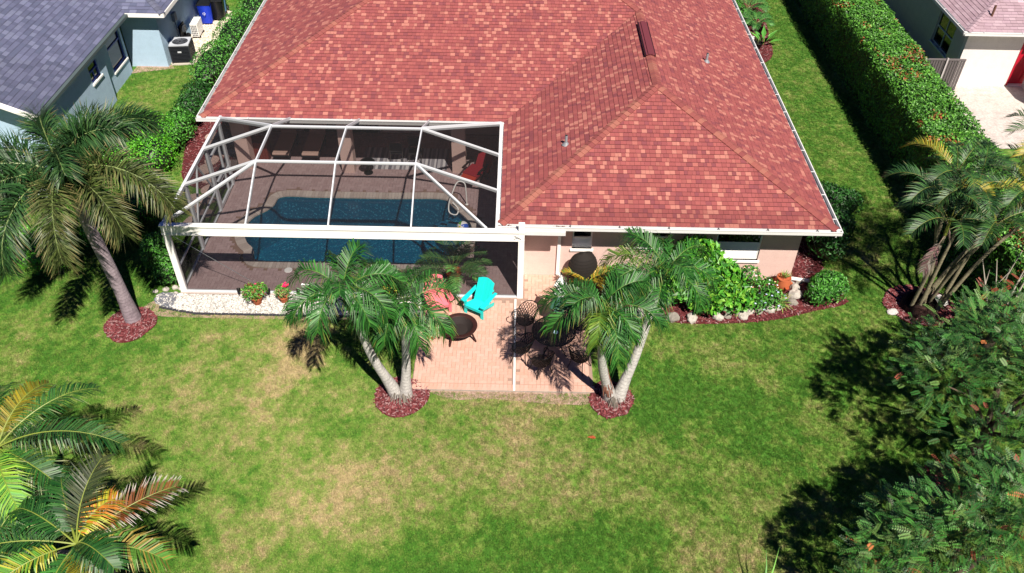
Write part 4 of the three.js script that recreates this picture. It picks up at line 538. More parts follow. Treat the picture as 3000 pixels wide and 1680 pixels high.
{ // bare branched shrub behind the big tree
  const t = pinnateTree('dark shrub with bare pale branches sticking up beside the big tree', [14.1, 0, -17.6], [[-0.6, 1.4, 0.3, .9, .8, .8], [0.5, 1.6, 0, 1.0, .9, .9], [1.4, 1.5, .4, 1.0, .9, .9], [-0.2, .9, .9, 1.0, .7, .7]], 900, 820, { k: 1.1, rust: .12 }); const r = rng(821), l = [];
  for (let i = 0; i < 7; i++) { const x = -0.7 + i * 0.28, a = V(x * .4, 1, -.1), b = V(x, 2.1, -.3 - .2 * r()), c = V(x * 1.3 + (r() - .5) * .3, 2.9 + .4 * r(), -.5); l.push(taper([a, b, c], [.035, .025, .01], 6, 8)); l.push(taper([b, b.clone().add(V((r() - .5) * .7, .45, -.1))], [.018, .006], 5, 4)); } part('bare_branch', l, grainy(0xb8b0a4, .9, .003), t);
}

{ // hooded wicker seat against the wall
  const t = thing('hooded_seat', 'tall dark round topped wicker hood seat standing against the pink wall', 'garden seat', [2.2, .066, -20.0], PI + .25); const w = grainy(0x17120f, .8, .006, T.rough);
  const m = new MB(), k = hex('#ffffff'), P = (a, f) => { const h = 1.3, y = f * h, q = f < .5 ? .46 : .46 * Math.sqrt(Math.max(0, 1 - Math.pow((f - .5) / .5, 2.2))); return V(Math.sin(a) * q, y, -Math.cos(a) * q * .75); };
  for (let i = 0; i < 24; i++) for (let j = 0; j < 14; j++) { const a = lerp(-2.0, 2.0, i / 24), b = lerp(-2.0, 2.0, (i + 1) / 24); m.quad(P(a, j / 14), P(b, j / 14), P(b, (j + 1) / 14), P(a, (j + 1) / 14), k); }
  part('hood', muv(m.geo()), std(0x1b1512, .85, { side: THREE.DoubleSide }), t); const rb = []; for (let j = 1; j < 13; j++) { const l = []; for (let i = 0; i <= 10; i++) l.push(P(lerp(-2, 2, i / 10), j / 14)); rb.push(tube(l, .012, 12, 4)); } part('weave_band', rb, w, t);
  const rim = []; for (let j = 0; j <= 14; j++) rim.push(P(-2, j / 14)); for (let j = 13; j >= 0; j--) rim.push(P(2, j / 14)); part('rim', [tube(rim, .02, 30, 6)], w, t); part('seat', [box(-.4, .4, .36, .44, -.26, .2)], std(0x2a1c20, .9), t);
}
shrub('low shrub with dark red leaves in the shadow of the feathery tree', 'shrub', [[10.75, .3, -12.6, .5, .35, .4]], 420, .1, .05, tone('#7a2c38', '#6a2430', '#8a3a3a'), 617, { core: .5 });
// ---------- stones
const ORD = ['first', 'second', 'third', 'fourth', 'fifth', 'sixth', 'seventh', 'eighth', 'ninth', 'tenth', 'eleventh', 'twelfth', 'thirteenth', 'fourteenth', 'fifteenth', 'sixteenth'];
function rockGeo(s, seed, fl = 0.7) { const g = new THREE.IcosahedronGeometry(1, 2), p = g.attributes.position, r = rng(seed), o = r() * 50; for (let i = 0; i < p.count; i++) { const x = p.getX(i), y = p.getY(i), z = p.getZ(i), k = 0.72 + 0.55 * fbm(x * 1.6 + o, z * 1.6 + y * 1.3 + o, 3) - 0.14 * Math.abs(Math.sin(7 * (y + x * .3 + o))); p.setXYZ(i, x * k * s, y * k * s * fl, z * k * s * 0.8); } g.deleteAttribute('normal'); g.computeVertexNormals(); return muv(g); }
const rockMat = grainy(0xd6d0c6, 0.95, 0.012, T.rough), rockDark = grainy(0xa8a298, 0.95, 0.012, T.rough);
[[4.9, -18.5, .24], [5.5, -18.5, .22], [6.28, -18.58, .2], [6.6, -18.66, .14], [7.02, -18.72, .22], [7.3, -18.86, .17], [7.62, -18.92, .16], [7.95, -18.98, .22], [8.25, -19.1, .15], [8.74, -19.34, .18], [8.9, -19.66, .25], [8.98, -20.0, .2], [8.86, -20.24, .17], [3.9, -18.68, .24], [4.4, -18.6, .2], [9.2, -20.3, .13]].forEach(([x, z, s], i, a) => { const m = part(numbered('limestone_rock'), rockGeo(s, 40 + i), i % 3 ? rockMat : rockDark, scene); m.position.set(x, s * 0.35, z); m.rotation.y = i * 1.3; tag(m, 'weathered ' + (i % 3 ? 'pale' : 'grey') + ' limestone rock, ' + ORD[a.filter((q) => q[0] < x).length] + ' from the patio end of the flower bed border', 'rock', 'limestone rocks bordering the front flower bed'); });
[[-11.9, -28.5], [-11.75, -27.9], [-11.55, -27.35], [-11.45, -26.75], [-11.5, -26.15], [-11.2, -25.5], [-10.9, -28.1], [-10.95, -27.3], [-10.7, -26.5], [-11.0, -24.9], [-11.35, -24.35], [-10.85, -24.2], [-11.2, -23.7], [-10.75, -23.4], [-11.1, -22.9]].forEach(([x, z], i, arr) => { const r = rng(900 + i), n = 6, pts = smoothLoop(Array.from({ length: n }, (_, k) => { const a = k / n * 6.28; const q = .24 + .09 * r(); return [Math.cos(a) * q * 1.15, Math.sin(a) * q * .85]; }), 2); const m = part(numbered('stepping_stone'), slabGeo(pts, 0.06, 0.012), grainy(i % 2 ? 0xd8b8ae : 0xcbb0a6, .9, .004, T.rough), scene); m.position.set(x, 0.01, z); m.rotation.y = r() * 3; tag(m, 'pinkish flat stepping stone beside the pool cage, ' + ORD[arr.filter((q) => q[1] < z).length] + ' counted from the house end', 'stepping stone', 'stepping stones beside the cage'); });
[[-10.55, -19.5, .11], [-10.35, -19.45, .09], [-10.8, -19.4, .12], [-11.1, -19.3, .1], [-10.45, -19.25, .08]].forEach(([x, z, s], i, a) => { const m = part(numbered('garden_stone'), rockGeo(s, 140 + i), rockMat, scene); m.position.set(x, s * .4, z); tag(m, 'small brown pink stone by the front left cage post, ' + ORD[a.filter((q) => q[0] < x).length] + ' from the left', 'stone', 'small stones by the front left cage post'); });
[[11.75, -19.0, .2, .6], [13.45, -19.55, .3, 1.0], [13.2, -19.8, .2, 2]].forEach(([x, z, s, a], i) => { const m = part(numbered('white_stone'), rockGeo(s, 160 + i, .3), grainy(0xe2e0dc, .9, .01, T.rough), scene); m.position.set(x, .04, z); m.rotation.y = a; tag(m, ['flat white stone at the left rim of the slender palm clump bed', 'larger flat white stone at the right rim of the slender palm clump bed', 'small white stone behind the right rim stone of the palm clump bed'][i], 'stone'); });
{ const m = part(numbered('dry_leaf'), frondGeo({ seed: 3, len: .2, e0: .1, e1: -.2, rw: .006, rc: new THREE.Color('#c8622c'), n: 8, t0: .2, a0: .3, a1: .8, ll: .07, lw: .022, vee: .1, hang: .2, tones: tone('#b0522c', '#a04a2c') }), leafMat, scene); m.position.set(2.05, .05, -13.9); tag(m, 'fallen orange leaf lying alone on the lawn', 'leaf'); }
// ---------- left neighbour: grey gabled roof on pale blue walls
{
  const t = thing('grey_roofed_house', 'neighbouring pale blue house with a grey shingled roof', 'house'); const rf = new THREE.Group(); rf.name = 'roof'; t.add(rf);
  const he = 2.7, sl = 0.44, xe = -16.5, xw = -14.92, zf = -25.24, zj = -33.78, xrg = -26, zk = -50; const pt = (x, z, d) => V(x, he + d * sl, z), dW = xe - xrg;
  const wv = 5.5; // wing: hip between zj and zj-2*wv, eave at xw
  const gTones = ['#585c76', '#50556e', '#616580', '#515770', '#696e87', '#565a74'];
  const o = { seed: 400, e: 0.19, w0: .2, w1: .36, tones: gTones, capTones: ['#5c6074', '#666a80'], capE: .22, base: grainy(0x4d4f62, .95, .003), pick: (r) => Math.floor(r() * 6) };
  const A = pt(xe, zf, 0), J = pt(xe, zj, 0), B = pt(xe, zk, 0), Rf = pt(xrg, zf, dW), Rk = pt(xrg, zk, dW);
  const w0 = pt(xw, zj, 0), jv = pt(xe, zj, 0), wp = pt(xw - wv, zj - wv, wv), wend = pt(xw, zj - 2 * wv, 0), vA = pt(xe - wv, zj - wv, wv);
  roofFaces(rf, [[[A, J, vA, pt(xrg, zj - wv, dW), Rf], A, J], [[jv, w0, wp, vA], jv, w0], [[w0, wend, wp], w0, wend], [[vA, pt(xe, zj - 2 * wv, 0), B, Rk, pt(xrg, zj - wv, dW)], A, B]], o, 300, (q) => -q.top[0].z - q.top[0].x * 0.5);
  caps(rf, w0, wp, .14, o, 71, .3);
  part('roof_back', (() => { const m = new MB(), w = hex('#666a80'); m.quad(Rf, Rk, pt(2 * xrg - xe, zk, 0), pt(2 * xrg - xe, zf, 0), w); return m.geo(); })(), vcMat, rf);
  part('rake_board', [bar(A.clone().add(V(0.06, -.1, .02)), Rf.clone().add(V(0, -.1, .02)), .05, .2)], M.fascia, t); part('fascia', [box(xe - .02, xe + .02, he - .2, he - .03, zj, zf)], std(0x5c6a6c, .6), t); part('fascia', [box(xe, xw + .02, he - .17, he - .01, zj + .0, zj + .04), box(xw, xw + .04, he - .18, he - .01, zj - 2 * wv, zj)], M.fascia, t); part('gutter', [box(xe + .02, xe + .12, he - .14, he - .03, zj + .02, zf)], std(0x4c5a5c, .6), t);
  const vp = part('vent_pipe', [rod([-19.2, 3.7, -28.6], [-19.2, 4.25, -28.6], .04, 8)], std(0xb8bcc4, .5), rf);
  const blue = grainy(0xb6d3ea, .9, .004), xwall = -16.92, zfw = -25.95;
  // side wall facing right, with two windows
  const blueFrame = std(0x3c50b0, .5), zs = -31.2, xn = -16.66, WS = [3.85, 4.7, 1.5, 2.2], WL = [1.0, 2.4, .77, 2.2];
  const wn = part('wall', muv(wallGeo(zfw - zs, 2.55, .2, [[WS[0], WS[1], WS[2], WS[3]]])), blue, t); wn.rotation.y = PI / 2; wn.position.set(xn - .2, 0, zfw);
  const wf = part('wall', muv(wallGeo(zs - zj, 2.55, .2, [[WL[0], WL[1], WL[2], WL[3]]])), blue, t); wf.rotation.y = PI / 2; wf.position.set(xwall - .2, 0, zs);
  { const w = windowIn(t, ...WS, { mid: (WS[2] + WS[3]) / 2 + .04, mul: 1, frame: blueFrame, sill: M.white }); w.rotation.y = PI / 2; w.position.set(xn, 0, zfw); }
  { const w = windowIn(t, ...WL, { mid: 1.7, frame: blueFrame, sill: M.white }); w.rotation.y = PI / 2; w.position.set(xwall, 0, zs); }
  for (const b of [[xn - 9, xn - .2, 0, 2.6, zfw - .2, zfw], [xwall - .2, xn - .2, 0, 2.55, zs, zs + .18], [xwall - .2, -15.5, 0, 2.55, zj - .72, zj - .52], [-15.7, -15.5, 0, 2.55, zk, zj - .72]]) part('wall', box(...b), blue, t);
  part('gable_wall', (() => { const m = new MB(), w = hex('#9fbdd6'); m.tri(V(xwall, 2.6, zfw), pt(xrg, zfw, dW - .2), V(xwall - 9, 2.6, zfw), w); m.quad(V(xwall, 2.6, zfw), pt(xrg, zfw, dW - .2), V(xrg, 2.6, zfw), V(xwall - .1, 2.6, zfw), w); return m.geo(); })(), vcMat, t);
  part('soffit', [box(xwall, xe, 2.5, 2.53, zj, zf), box(-15.5, xw, 2.5, 2.53, zk, zj), box(xwall, xw, 2.52, 2.54, zj - .72, zj)], std(0x9db2c4, .8), t);
  part('electric_meter', [box(-15.49, -15.36, 1.4, 1.75, -36.2, -35.9), rod([-15.44, .1, -36.05], [-15.44, 1.4, -36.05], .03)], std(0x6a7684, .6), t);
}
{ const s = struct('neighbour_path', sheet([[-17.0, -27.4], [-16.3, -27.6], [-16.4, -29.7], [-16.95, -29.8]], .02), grainy(0xd8d6d0, .9, .003)); struct('neighbour_patio', sheet([[-22, -24], [-16.6, -24.2], [-16.4, -27.4], [-22, -27.4]], .015), grainy(0xc8ccd0, .9, .003)); struct('shell_gravel', sheet([[-16.92, -33.6], [-15.2, -34.15], [-15.4, -34.45], [-16.92, -34.3]], .018), bareMat); struct('side_slab', sheet(smoothLoop([[-15.48, -34.55], [-15.0, -34.45], [-14.3, -34.85], [-14.15, -36.5], [-14.1, -39.5], [-14.4, -40.4], [-15.45, -40.6]], 5), .02), grainy(0xd9cdb8, .95, .006, T.rough));
  scatter('slab_shell_gravel', 'cream shell gravel along the blue house side wall', 'gravel', pebbleGeo, std(0xffffff, .9), 2200, (r) => { const x = lerp(-15.45, -14.15, r()), z = lerp(-40.3, -35.6, r()), k = .6 + .3 * r(); return { x, y: .03, z, ry: r() * 6, s: .6 + .7 * r(), c: new THREE.Color(k, k * .9, k * .76) }; }, 55); }
{ // air conditioner
  const t = thing('air_conditioner', 'square black air conditioning unit with a round grey fan grille on top', 'air conditioner', [-14.98, .02, -34.95], .12); const s = .42, H = .86;
  part('base_pad', [box(-s - .06, s + .06, 0, .06, -s - .06, s + .06)], grainy(0xcfc8bc, .9, .003), t); part('body', [box(-s + .03, s - .03, .06, H, -s + .03, s - .03)], std(0x101114, .7), t);
  const lv = []; for (let y = .12; y < H - .06; y += .065) lv.push(box(-s, s, y, y + .03, -s, -s + .03), box(-s, s, y, y + .03, s - .03, s), box(-s, -s + .03, y, y + .03, -s + .03, s - .03), box(s - .03, s, y, y + .03, -s + .03, s - .03)); part('louver_panel', lv, std(0x24272e, .5), t);
  const co = []; for (const [a, b] of [[-1, -1], [1, -1], [1, 1], [-1, 1]]) co.push(box(a * s - .025, a * s + .025, .06, H, b * s - .025, b * s + .025)); part('corner_post', co, std(0x2a2d34, .5), t);
  const shp = new THREE.Shape([[-s, -s], [s, -s], [s, s], [-s, s]].map((p) => new THREE.Vector2(...p))); shp.holes.push(new THREE.Path().absarc(0, 0, .34, 0, 2 * PI)); const lid = new THREE.ExtrudeGeometry(shp, { depth: .05, bevelEnabled: false, curveSegments: 24 }); lid.rotateX(-PI / 2); lid.translate(0, H, 0); part('top_cover', muv(lid), std(0xb6bcc4, .5), t);
  const gr = []; for (let q = .08; q < .34; q += .05) gr.push(new THREE.TorusGeometry(q, .006, 5, 28).rotateX(PI / 2).translate(0, H + .04, 0)); for (let i = 0; i < 8; i++) { const a = i / 8 * PI * 2; gr.push(rod([Math.cos(a) * .05, H + .045, Math.sin(a) * .05], [Math.cos(a) * .34, H + .045, Math.sin(a) * .34], .008, 5)); } part('fan_grille', gr, std(0x565c66, .5), t);
  const bl = []; for (let i = 0; i < 3; i++) bl.push(cbox(.28, .012, .13, .16, 0, 0, .35).rotateY(i * 2.094).translate(0, H - .08, 0)); part('fan', bl, std(0x3a4048, .5), t); part('badge', [box(-.1, .06, .55, .62, s, s + .008)], std(0xc8ccd2, .4), t);
}
{ const t = thing('heat_pump_unit', 'white slim outdoor heat pump unit with a square grille beside the blue wall', 'heat pump', [-15.12, .02, -37.55], .05); part('body', [box(-.16, .16, .1, .72, -.42, .42)], M.white, t); part('feet', [box(-.2, .2, 0, .1, -.34, -.26), box(-.2, .2, 0, .1, .26, .34)], M.dark, t); part('grille_back', [box(-.14, .14, .14, .68, .42, .424)], std(0x44484e, .6), t); const l = []; for (let i = 0; i <= 4; i++) l.push(box(-.14 + i * .07 - .008, -.14 + i * .07 + .008, .14, .68, .424, .436)); for (let i = 0; i <= 6; i++) l.push(box(-.132, .132, .14 + i * .09 - .008, .14 + i * .09 + .008, .436, .444)); part('grille', l, M.white, t); }
{ const t = thing('pool_pump', 'dark wall mounted equipment bracket beside the white heat pump unit', 'equipment', [-15.28, .02, -36.55]); part('back_plate', [box(-.16, -.1, .15, 1.0, -.28, .28)], M.dark, t); part('motor', [rod([0, .35, -.25], [0, .35, .25], .12, 12), rod([0, .35, .25], [0, .35, .3], .08, 12)], M.black, t); part('foot', [box(-.14, .14, 0, .22, -.2, -.1), box(-.14, .14, 0, .22, .1, .2)], M.dark, t); part('switch_box', [box(-.1, .02, .66, .92, -.12, .12)], std(0x3c4148, .5), t); }
function bin(label, x, z, turn, body, lidC, logo) {
  const t = thing('wheelie_bin', label, 'bin', [x, .02, z], turn, null); const g = new THREE.CylinderGeometry(.41, .33, .92, 4, 1); g.rotateY(PI / 4); g.scale(1, 1, 1.15); g.translate(0, .54, 0); part('body', muv(g), std(body, .45), t); const l = part('lid', [box(-.31, .31, 1.0, 1.05, -.36, .36), box(-.27, .27, 1.05, 1.075, -.32, .3)], std(lidC, .5), t); part('handle', [rod([-.22, 1.02, -.4], [.22, 1.02, -.4], .02)], M.dark, l);
  for (const s of [-1, 1]) part('wheel', [rod([s * .25, .12, -.34], [s * .3, .12, -.34], .12, 14)], M.black, t);
  if (logo) { const a = []; for (let i = 0; i < 3; i++) { const q = new THREE.TorusGeometry(.055, .013, 5, 10, 1.5).rotateZ(i * 2.09); a.push(q); } const m = part('recycling_mark', a, M.white, t); m.position.set(0, .62, .415); m.rotation.x = .1; }
}
bin('bright blue wheeled bin with a black lid and white recycling mark', -15.05, -38.95, .1, 0x1a3cc8, 0x15171c, true);
bin('blue grey wheeled bin farthest along the blue house wall', -14.7, -40.1, .15, 0x5a86b0, 0x6a94bc, false);
bin('black wheeled bin squeezed between the blue bins', -14.6, -39.4, .1, 0x17191d, 0x1c1e22, false);
// ---------- right neighbour
{
  const t = thing('white_walled_house', 'neighbouring white walled house with a pale mauve shingled roof', 'house'); const rf = new THREE.Group(); rf.name = 'roof'; t.add(rf);
  const he = 2.7, sl = .4, x0 = 18.82, z0 = -33.46, D = 7; const p = (x, z, d) => V(x, he + d * sl, z), C = p(x0, z0, 0), F = p(x0 + 16, z0, 0), B = p(x0, z0 - 20, 0), hp = p(x0 + D, z0 - D, D), fe = p(x0 + 16, z0 - D, D), be = p(x0 + D, z0 - 20, D);
  const o = { seed: 500, e: .17, w0: .22, w1: .34, tones: ['#b39aa4', '#ab929c', '#ba a2ac'.replace(' ', ''), '#b096a2', '#a78e98'], capTones: ['#b199a3', '#a8909a'], capE: .19, base: grainy(0x6e5c66, .95, .003), pick: (r) => Math.floor(r() * 5) };
  roofFaces(rf, [[[C, F, fe, hp], C, F], [[B, C, hp, be], B, C]], o, 200, (q) => -q.top[0].z + Math.abs(q.top[0].x - 20)); caps(rf, C, hp, .13, o, 81, .29);
  part('roof_back', (() => { const m = new MB(), w = hex('#a08a94'); m.quad(hp, fe, p(x0 + 16, z0 - 14, 0), p(x0 + D, z0 - 14, 0), w); return m.geo(); })(), vcMat, rf);
  gutterRun(t, C.clone().add(V(-.12, 0, 0)), F, V(0, 0, 1), { step: 1.5 }); gutterRun(t, C, B, V(-1, 0, 0), { step: 1.5 });
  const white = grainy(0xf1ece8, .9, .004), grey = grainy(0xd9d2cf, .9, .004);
  const fw = part('wall', muv(wallGeo(14, 2.55, .25, [[2.5, 4.3, 0, 2.2]])), white, t); fw.position.set(19.22, 0, -34.18);
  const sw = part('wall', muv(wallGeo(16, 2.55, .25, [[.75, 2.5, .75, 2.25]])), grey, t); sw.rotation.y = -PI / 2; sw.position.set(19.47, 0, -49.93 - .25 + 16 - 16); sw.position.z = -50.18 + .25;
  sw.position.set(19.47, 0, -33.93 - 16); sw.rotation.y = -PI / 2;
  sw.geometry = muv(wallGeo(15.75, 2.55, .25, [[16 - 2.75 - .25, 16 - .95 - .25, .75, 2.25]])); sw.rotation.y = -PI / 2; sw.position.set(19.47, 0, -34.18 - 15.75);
  const wn = windowIn(t, 13.0, 14.8, .75, 2.25, { mid: 1.5, mul: 1, mul2: 1, frame: std(0xc9ced2, .5) }); wn.rotation.y = -PI / 2; wn.position.set(19.22, 0, -34.18 - 15.75);
  const dr = new THREE.Group(); dr.name = 'red_door'; t.add(dr); part('leaf', [box(21.72, 23.52, .06, 2.2, -34.16, -34.11)], std(0xb4122e, .45), dr); const pn = []; for (const x of [21.84, 22.3, 22.76]) for (const y of [.2, .85, 1.5]) pn.push(box(x, x + .34, y, y + .5, -34.11, -34.095)); part('door_panel', pn, std(0xa80f2a, .45), dr); part('reveal', [box(21.66, 21.725, .06, 2.26, -34.1, -33.9)], std(0xb4122e, .45), dr); part('threshold', [box(21.72, 23.5, 0, .06, -34.11, -33.88)], M.white, dr);
  part('soffit', [box(x0, x0 + 16, 2.53, 2.56, -33.93, z0), box(x0, 19.22, 2.53, 2.56, -50, -33.93), box(19.4, 33, 2.56, 2.58, -50, -34)], grey, t);
  part('porch_wall', [box(22.35, 22.6, 0, 2.6, -33.9, -31.0)], white, t);
  part('vent_pipe', [rod([20.05, 2.9, -34.3], [20.05, 3.5, -34.3], .05, 8)], std(0x6a4a3c, .6), rf);
  const s = struct('neighbour_terrace', sheet([[18.6, -33.95], [24, -33.95], [24, -28.9], [18.2, -28.6], [17.4, -30.5], [18.9, -33.4]], .03), grainy(0xeadfd8, .9, .003, T.rough));
  const fn = thing('side_fence', 'low grey slatted fence between the white house corner and the hedge', 'fence', [0, 0, 0]); for (let i = 0; i < 15; i++) { const x = 17.5 + i * .115; part('slat', box(x, x + .09, .06, 1.44, -33.42, -33.39), std(0x5a5456, .6), fn); } part('rail', [box(17.45, 19.2, 1.44, 1.5, -33.44, -33.37)], std(0x6a6466, .6), fn); part('rail', [box(17.45, 19.2, .1, .15, -33.39, -33.36)], std(0x5a5456, .6), fn); for (const x of [17.42, 18.36]) part('post', box(x, x + .06, 0, 1.56, -33.38, -33.32), std(0xb8b2b4, .6), fn);
}
// ---------- garden furniture
function adirondack(label, pos, turn, mat) {
  const t = thing('adirondack_chair', label, 'chair', pos, turn); const B = (x0, x1, y0, y1, z0, z1) => box(x0, x1, y0, y1, z0, z1);
  for (let i = 0; i < 5; i++) { const z = .32 - i * .1, y = .37 - i * .03; part('seat_slat', cbox(.54, .022, .092, 0, y, z, .29), mat, t); }
  const HT = (x) => .87 - .95 * x * x; for (let i = 0; i < 5; i++) { const w = .112, x = (i - 2) * .118; const s = new THREE.Shape([[-w / 2, 0], [w / 2, 0], [w / 2, HT(x + w / 2)], [w / 4, HT(x + w / 4)], [0, HT(x)], [-w / 4, HT(x - w / 4)], [-w / 2, HT(x - w / 2)]].map((p) => new THREE.Vector2(...p))); const g = new THREE.ExtrudeGeometry(s, { depth: .022, bevelEnabled: true, bevelSize: .004, bevelThickness: .004, bevelSegments: 1 }); g.rotateX(-.42); g.translate(x, .2, -.13 + .012 * (2 - Math.abs(i - 2)) * -1); part('back_slat', muv(g), mat, t); }
  part('back_rail', [cbox(.6, .08, .025, 0, .34, -.24, -.42), cbox(.62, .07, .025, 0, .66, -.385, -.42)], mat, t);
  for (const s of [-1, 1]) { part('front_leg', [B(s * .31 - .05, s * .31 + .05, 0, .55, .33, .36)], mat, t); part('rear_leg', [bar(V(s * .285, .38, .35), V(s * .285, .05, -.42), .025, .12)], mat, t); const sp = new THREE.Shape([[-.07, .44], [.07, .44], [.085, .3], [.06, -.2], [.035, -.42], [-.05, -.42], [-.06, -.1], [-.08, .3]].map((p) => new THREE.Vector2(s * p[0] * -1, p[1]))); const g = new THREE.ExtrudeGeometry(sp, { depth: .022, bevelEnabled: true, bevelSize: .006, bevelThickness: .005, bevelSegments: 1 }); g.rotateX(PI / 2); g.translate(s * .36, .575, 0); part('armrest', muv(g), mat, t); part('arm_bracket', [B(s * .345 - .012 + s * .01, s * .345 + .012 + s * .01, .4, .55, .24, .33)], mat, t); }
  part('apron', [cbox(.62, .1, .024, 0, .32, .38)], mat, t); t.scale.setScalar(.94); return t;
}
adirondack('turquoise slatted garden chair standing alone by the cage front on the pink patio', [-.98, .066, -18.72], -.52, M.turq);
adirondack('coral pink slatted garden chair half hidden under the double palm fronds', [-2.25, .066, -18.8], .35, M.coral);
{ const t = thing('fire_pit', 'round rusty brown fire bowl on short legs on the pink patio', 'fire pit', [-1.52, .066, -17.6]); const rust = std(0x3a1c18, .6, { metalness: .3 }); part('bowl', lathe([[.02, .16], [.22, .18], [.36, .27], [.42, .38], [.4, .38], [.34, .29], [.2, .21], [.02, .19]], 32), std(0x1c1210, .8), t); part('rim', lathe([[.4, .37], [.52, .38], [.53, .4], [.52, .41], [.4, .4], [.4, .37]], 36), rust, t); part('ash', lathe([[0, .24], [.24, .23], [.3, .25]], 20), std(0x241c1a, 1), t); for (let i = 0; i < 4; i++) { const a = i / 4 * 6.28 + .5; part('leg', [bar(V(Math.cos(a) * .38, .36, Math.sin(a) * .38), V(Math.cos(a) * .56, 0, Math.sin(a) * .56), .05, .03)], rust, t); } }
// wrought iron set
function ironTable(x, z) {
  const t = thing('iron_table', 'round black wrought iron mesh table under the palm on the patio', 'table', [x, .066, z]); const top = [new THREE.TorusGeometry(.62, .018, 6, 40).rotateX(PI / 2).translate(0, .73, 0)]; for (let i = -13; i <= 13; i++) { const q = i * .045, h = Math.sqrt(.62 * .62 - q * q); top.push(cbox(h * 2, .012, .022, 0, .73, q)); top.push(cbox(.022, .0115, h * 2, q, .731, 0)); } part('table_top', top, M.iron, t); for (let i = 0; i < 4; i++) { const a = i / 4 * 6.28 + .7, c = Math.cos(a), s = Math.sin(a); part('leg', [tube([[c * .15, .72, s * .15], [c * .2, .4, s * .2], [c * .5, 0.02, s * .5]], .018, 10, 6)], M.iron, t); } part('ring_stretcher', [new THREE.TorusGeometry(.24, .012, 6, 24).rotateX(PI / 2).translate(0, .34, 0)], M.iron, t);
}
ironTable(1.22, -17.1);
function ironChair() {
  const t = thing('iron_chair', 'black wrought iron lattice barrel chair', 'chair'); const st = [new THREE.TorusGeometry(.25, .014, 6, 28).rotateX(PI / 2).translate(0, .43, 0)]; for (let i = -7; i <= 7; i++) { const q = i * .033, h = Math.sqrt(.25 * .25 - q * q); st.push(cbox(h * 2, .01, .012, 0, .43, q), cbox(.012, .0095, h * 2, q, .431, 0)); } part('seat', st, M.iron, t);
  const bk = [], R0 = .26, R1 = .33, P = (a, y) => { const k = (y - .43) / .44, rr = lerp(R0, R1, k); return V(Math.sin(a) * rr, y, -Math.cos(a) * rr - .06 * k); }; const rim = []; for (let i = 0; i <= 14; i++) { const a = lerp(-1.9, 1.9, i / 14), e = Math.abs(a) / 1.9; rim.push(P(a, lerp(.9, .62, e * e))); } part('back_rim', [tube(rim, .015, 28, 6)], M.iron, t);
  for (let k = -7; k <= 7; k++) for (const sg of [-1, 1]) { const pts = []; for (let i = 0; i <= 6; i++) { const f = i / 6, a = k * .27 + sg * f * .8, e = Math.min(1, Math.abs(a) / 1.9); const y = lerp(.44, .9, f); if (Math.abs(a) > 1.9 || y > lerp(.9, .62, e * e)) break; pts.push(P(a, y)); } if (pts.length > 1) bk.push(tube(pts, .011, 6, 4)); } part('lattice_back', bk, M.iron, t);
  for (const [x, z] of [[-.19, .17], [.19, .17], [-.19, -.17], [.19, -.17]]) part('leg', [tube([[x, .43, z], [x * 1.05, .2, z * 1.05], [x * 1.35, .01, z * 1.35]], .014, 8, 6)], M.iron, t);
  for (const s of [-1, 1]) part('arm', [tube([[s * .3, .63, .1], [s * .31, .64, .2], [s * .27, .55, .26], [s * .22, .43, .2]], .014, 8, 6)], M.iron, t); return t;
}
const ic = ironChair();
[[.4, -17.85, 2.35, 'black lattice iron chair at the back left of the round iron table'], [.28, -16.7, 1.35, 'black lattice iron chair left of the round iron table by the white drain strip'], [.85, -16.2, .55, 'black lattice iron chair in front of the round iron table nearest the lawn'], [1.95, -16.4, -.6, 'black lattice iron chair at the front right of the table by the palm trunk'], [2.0, -17.7, -2.2, 'black lattice iron chair behind the palm fronds at the right of the iron table']].forEach(([x, z, a, label], i) => { const o = i ? ic.clone() : ic; if (i) { o.name = numbered('iron_chair'); scene.add(o); } o.position.set(x, .066, z); o.rotation.y = a + PI; tag(o, label, 'chair', 'iron chairs around the round table'); });
{ const t = thing('table_dish', 'small pale blue round dish on the black iron table', 'dish', [1.26, .81, -17.0]); part('bowl', lathe([[0, 0], [.06, .005], [.075, .04], [.068, .04], [.05, .014], [0, .012]], 20), std(0x9fb8cc, .3), t); }
{ // folded umbrella behind the table
  const t = thing('folded_umbrella', 'folded garden umbrella with a white top and dark green cloth behind the iron table', 'umbrella', [1.38, .066, -17.95]); part('base', lathe([[0, 0], [.24, 0], [.24, .05], [.06, .09], [.03, .2], [0, .2]], 24), M.iron, t); part('pole', [rod([0, .1, 0], [0, 2.15, 0], .02, 8)], M.white, t);
  const fold = (y0, y1, r0, r1, n, amp, c, sd) => { const m = new MB(), k = hex('#ffffff'); const P = (a, f) => { const q = lerp(r0, r1, f) * (1 + amp * Math.cos(a * n + sd + f)); return V(Math.cos(a) * q, lerp(y0, y1, f), Math.sin(a) * q); }; for (let i = 0; i < 32; i++) for (let j = 0; j < 5; j++) { const a = i / 32 * 6.2832, b = (i + 1) / 32 * 6.2832; m.quad(P(b, j / 5), P(a, j / 5), P(a, (j + 1) / 5), P(b, (j + 1) / 5), k); } return part('cloth', muv(m.geo()), std(c, .85, { side: THREE.DoubleSide }), t); };
  fold(.85, 1.45, .22, .13, 6, .28, 0x3f6e5e, 0).userData.label = 'dark green lower cloth'; fold(1.4, 1.78, .16, .07, 6, .3, 0xdfe6e4, .5).userData.label = 'white upper cloth'; fold(1.72, 2.02, .17, .03, 6, .25, 0xe8ecea, 1.0).userData.label = 'white top flap'; part('finial', lathe([[0, 2.2], [.025, 2.18], [.03, 2.14], [0, 2.1]], 10), M.iron, t); }
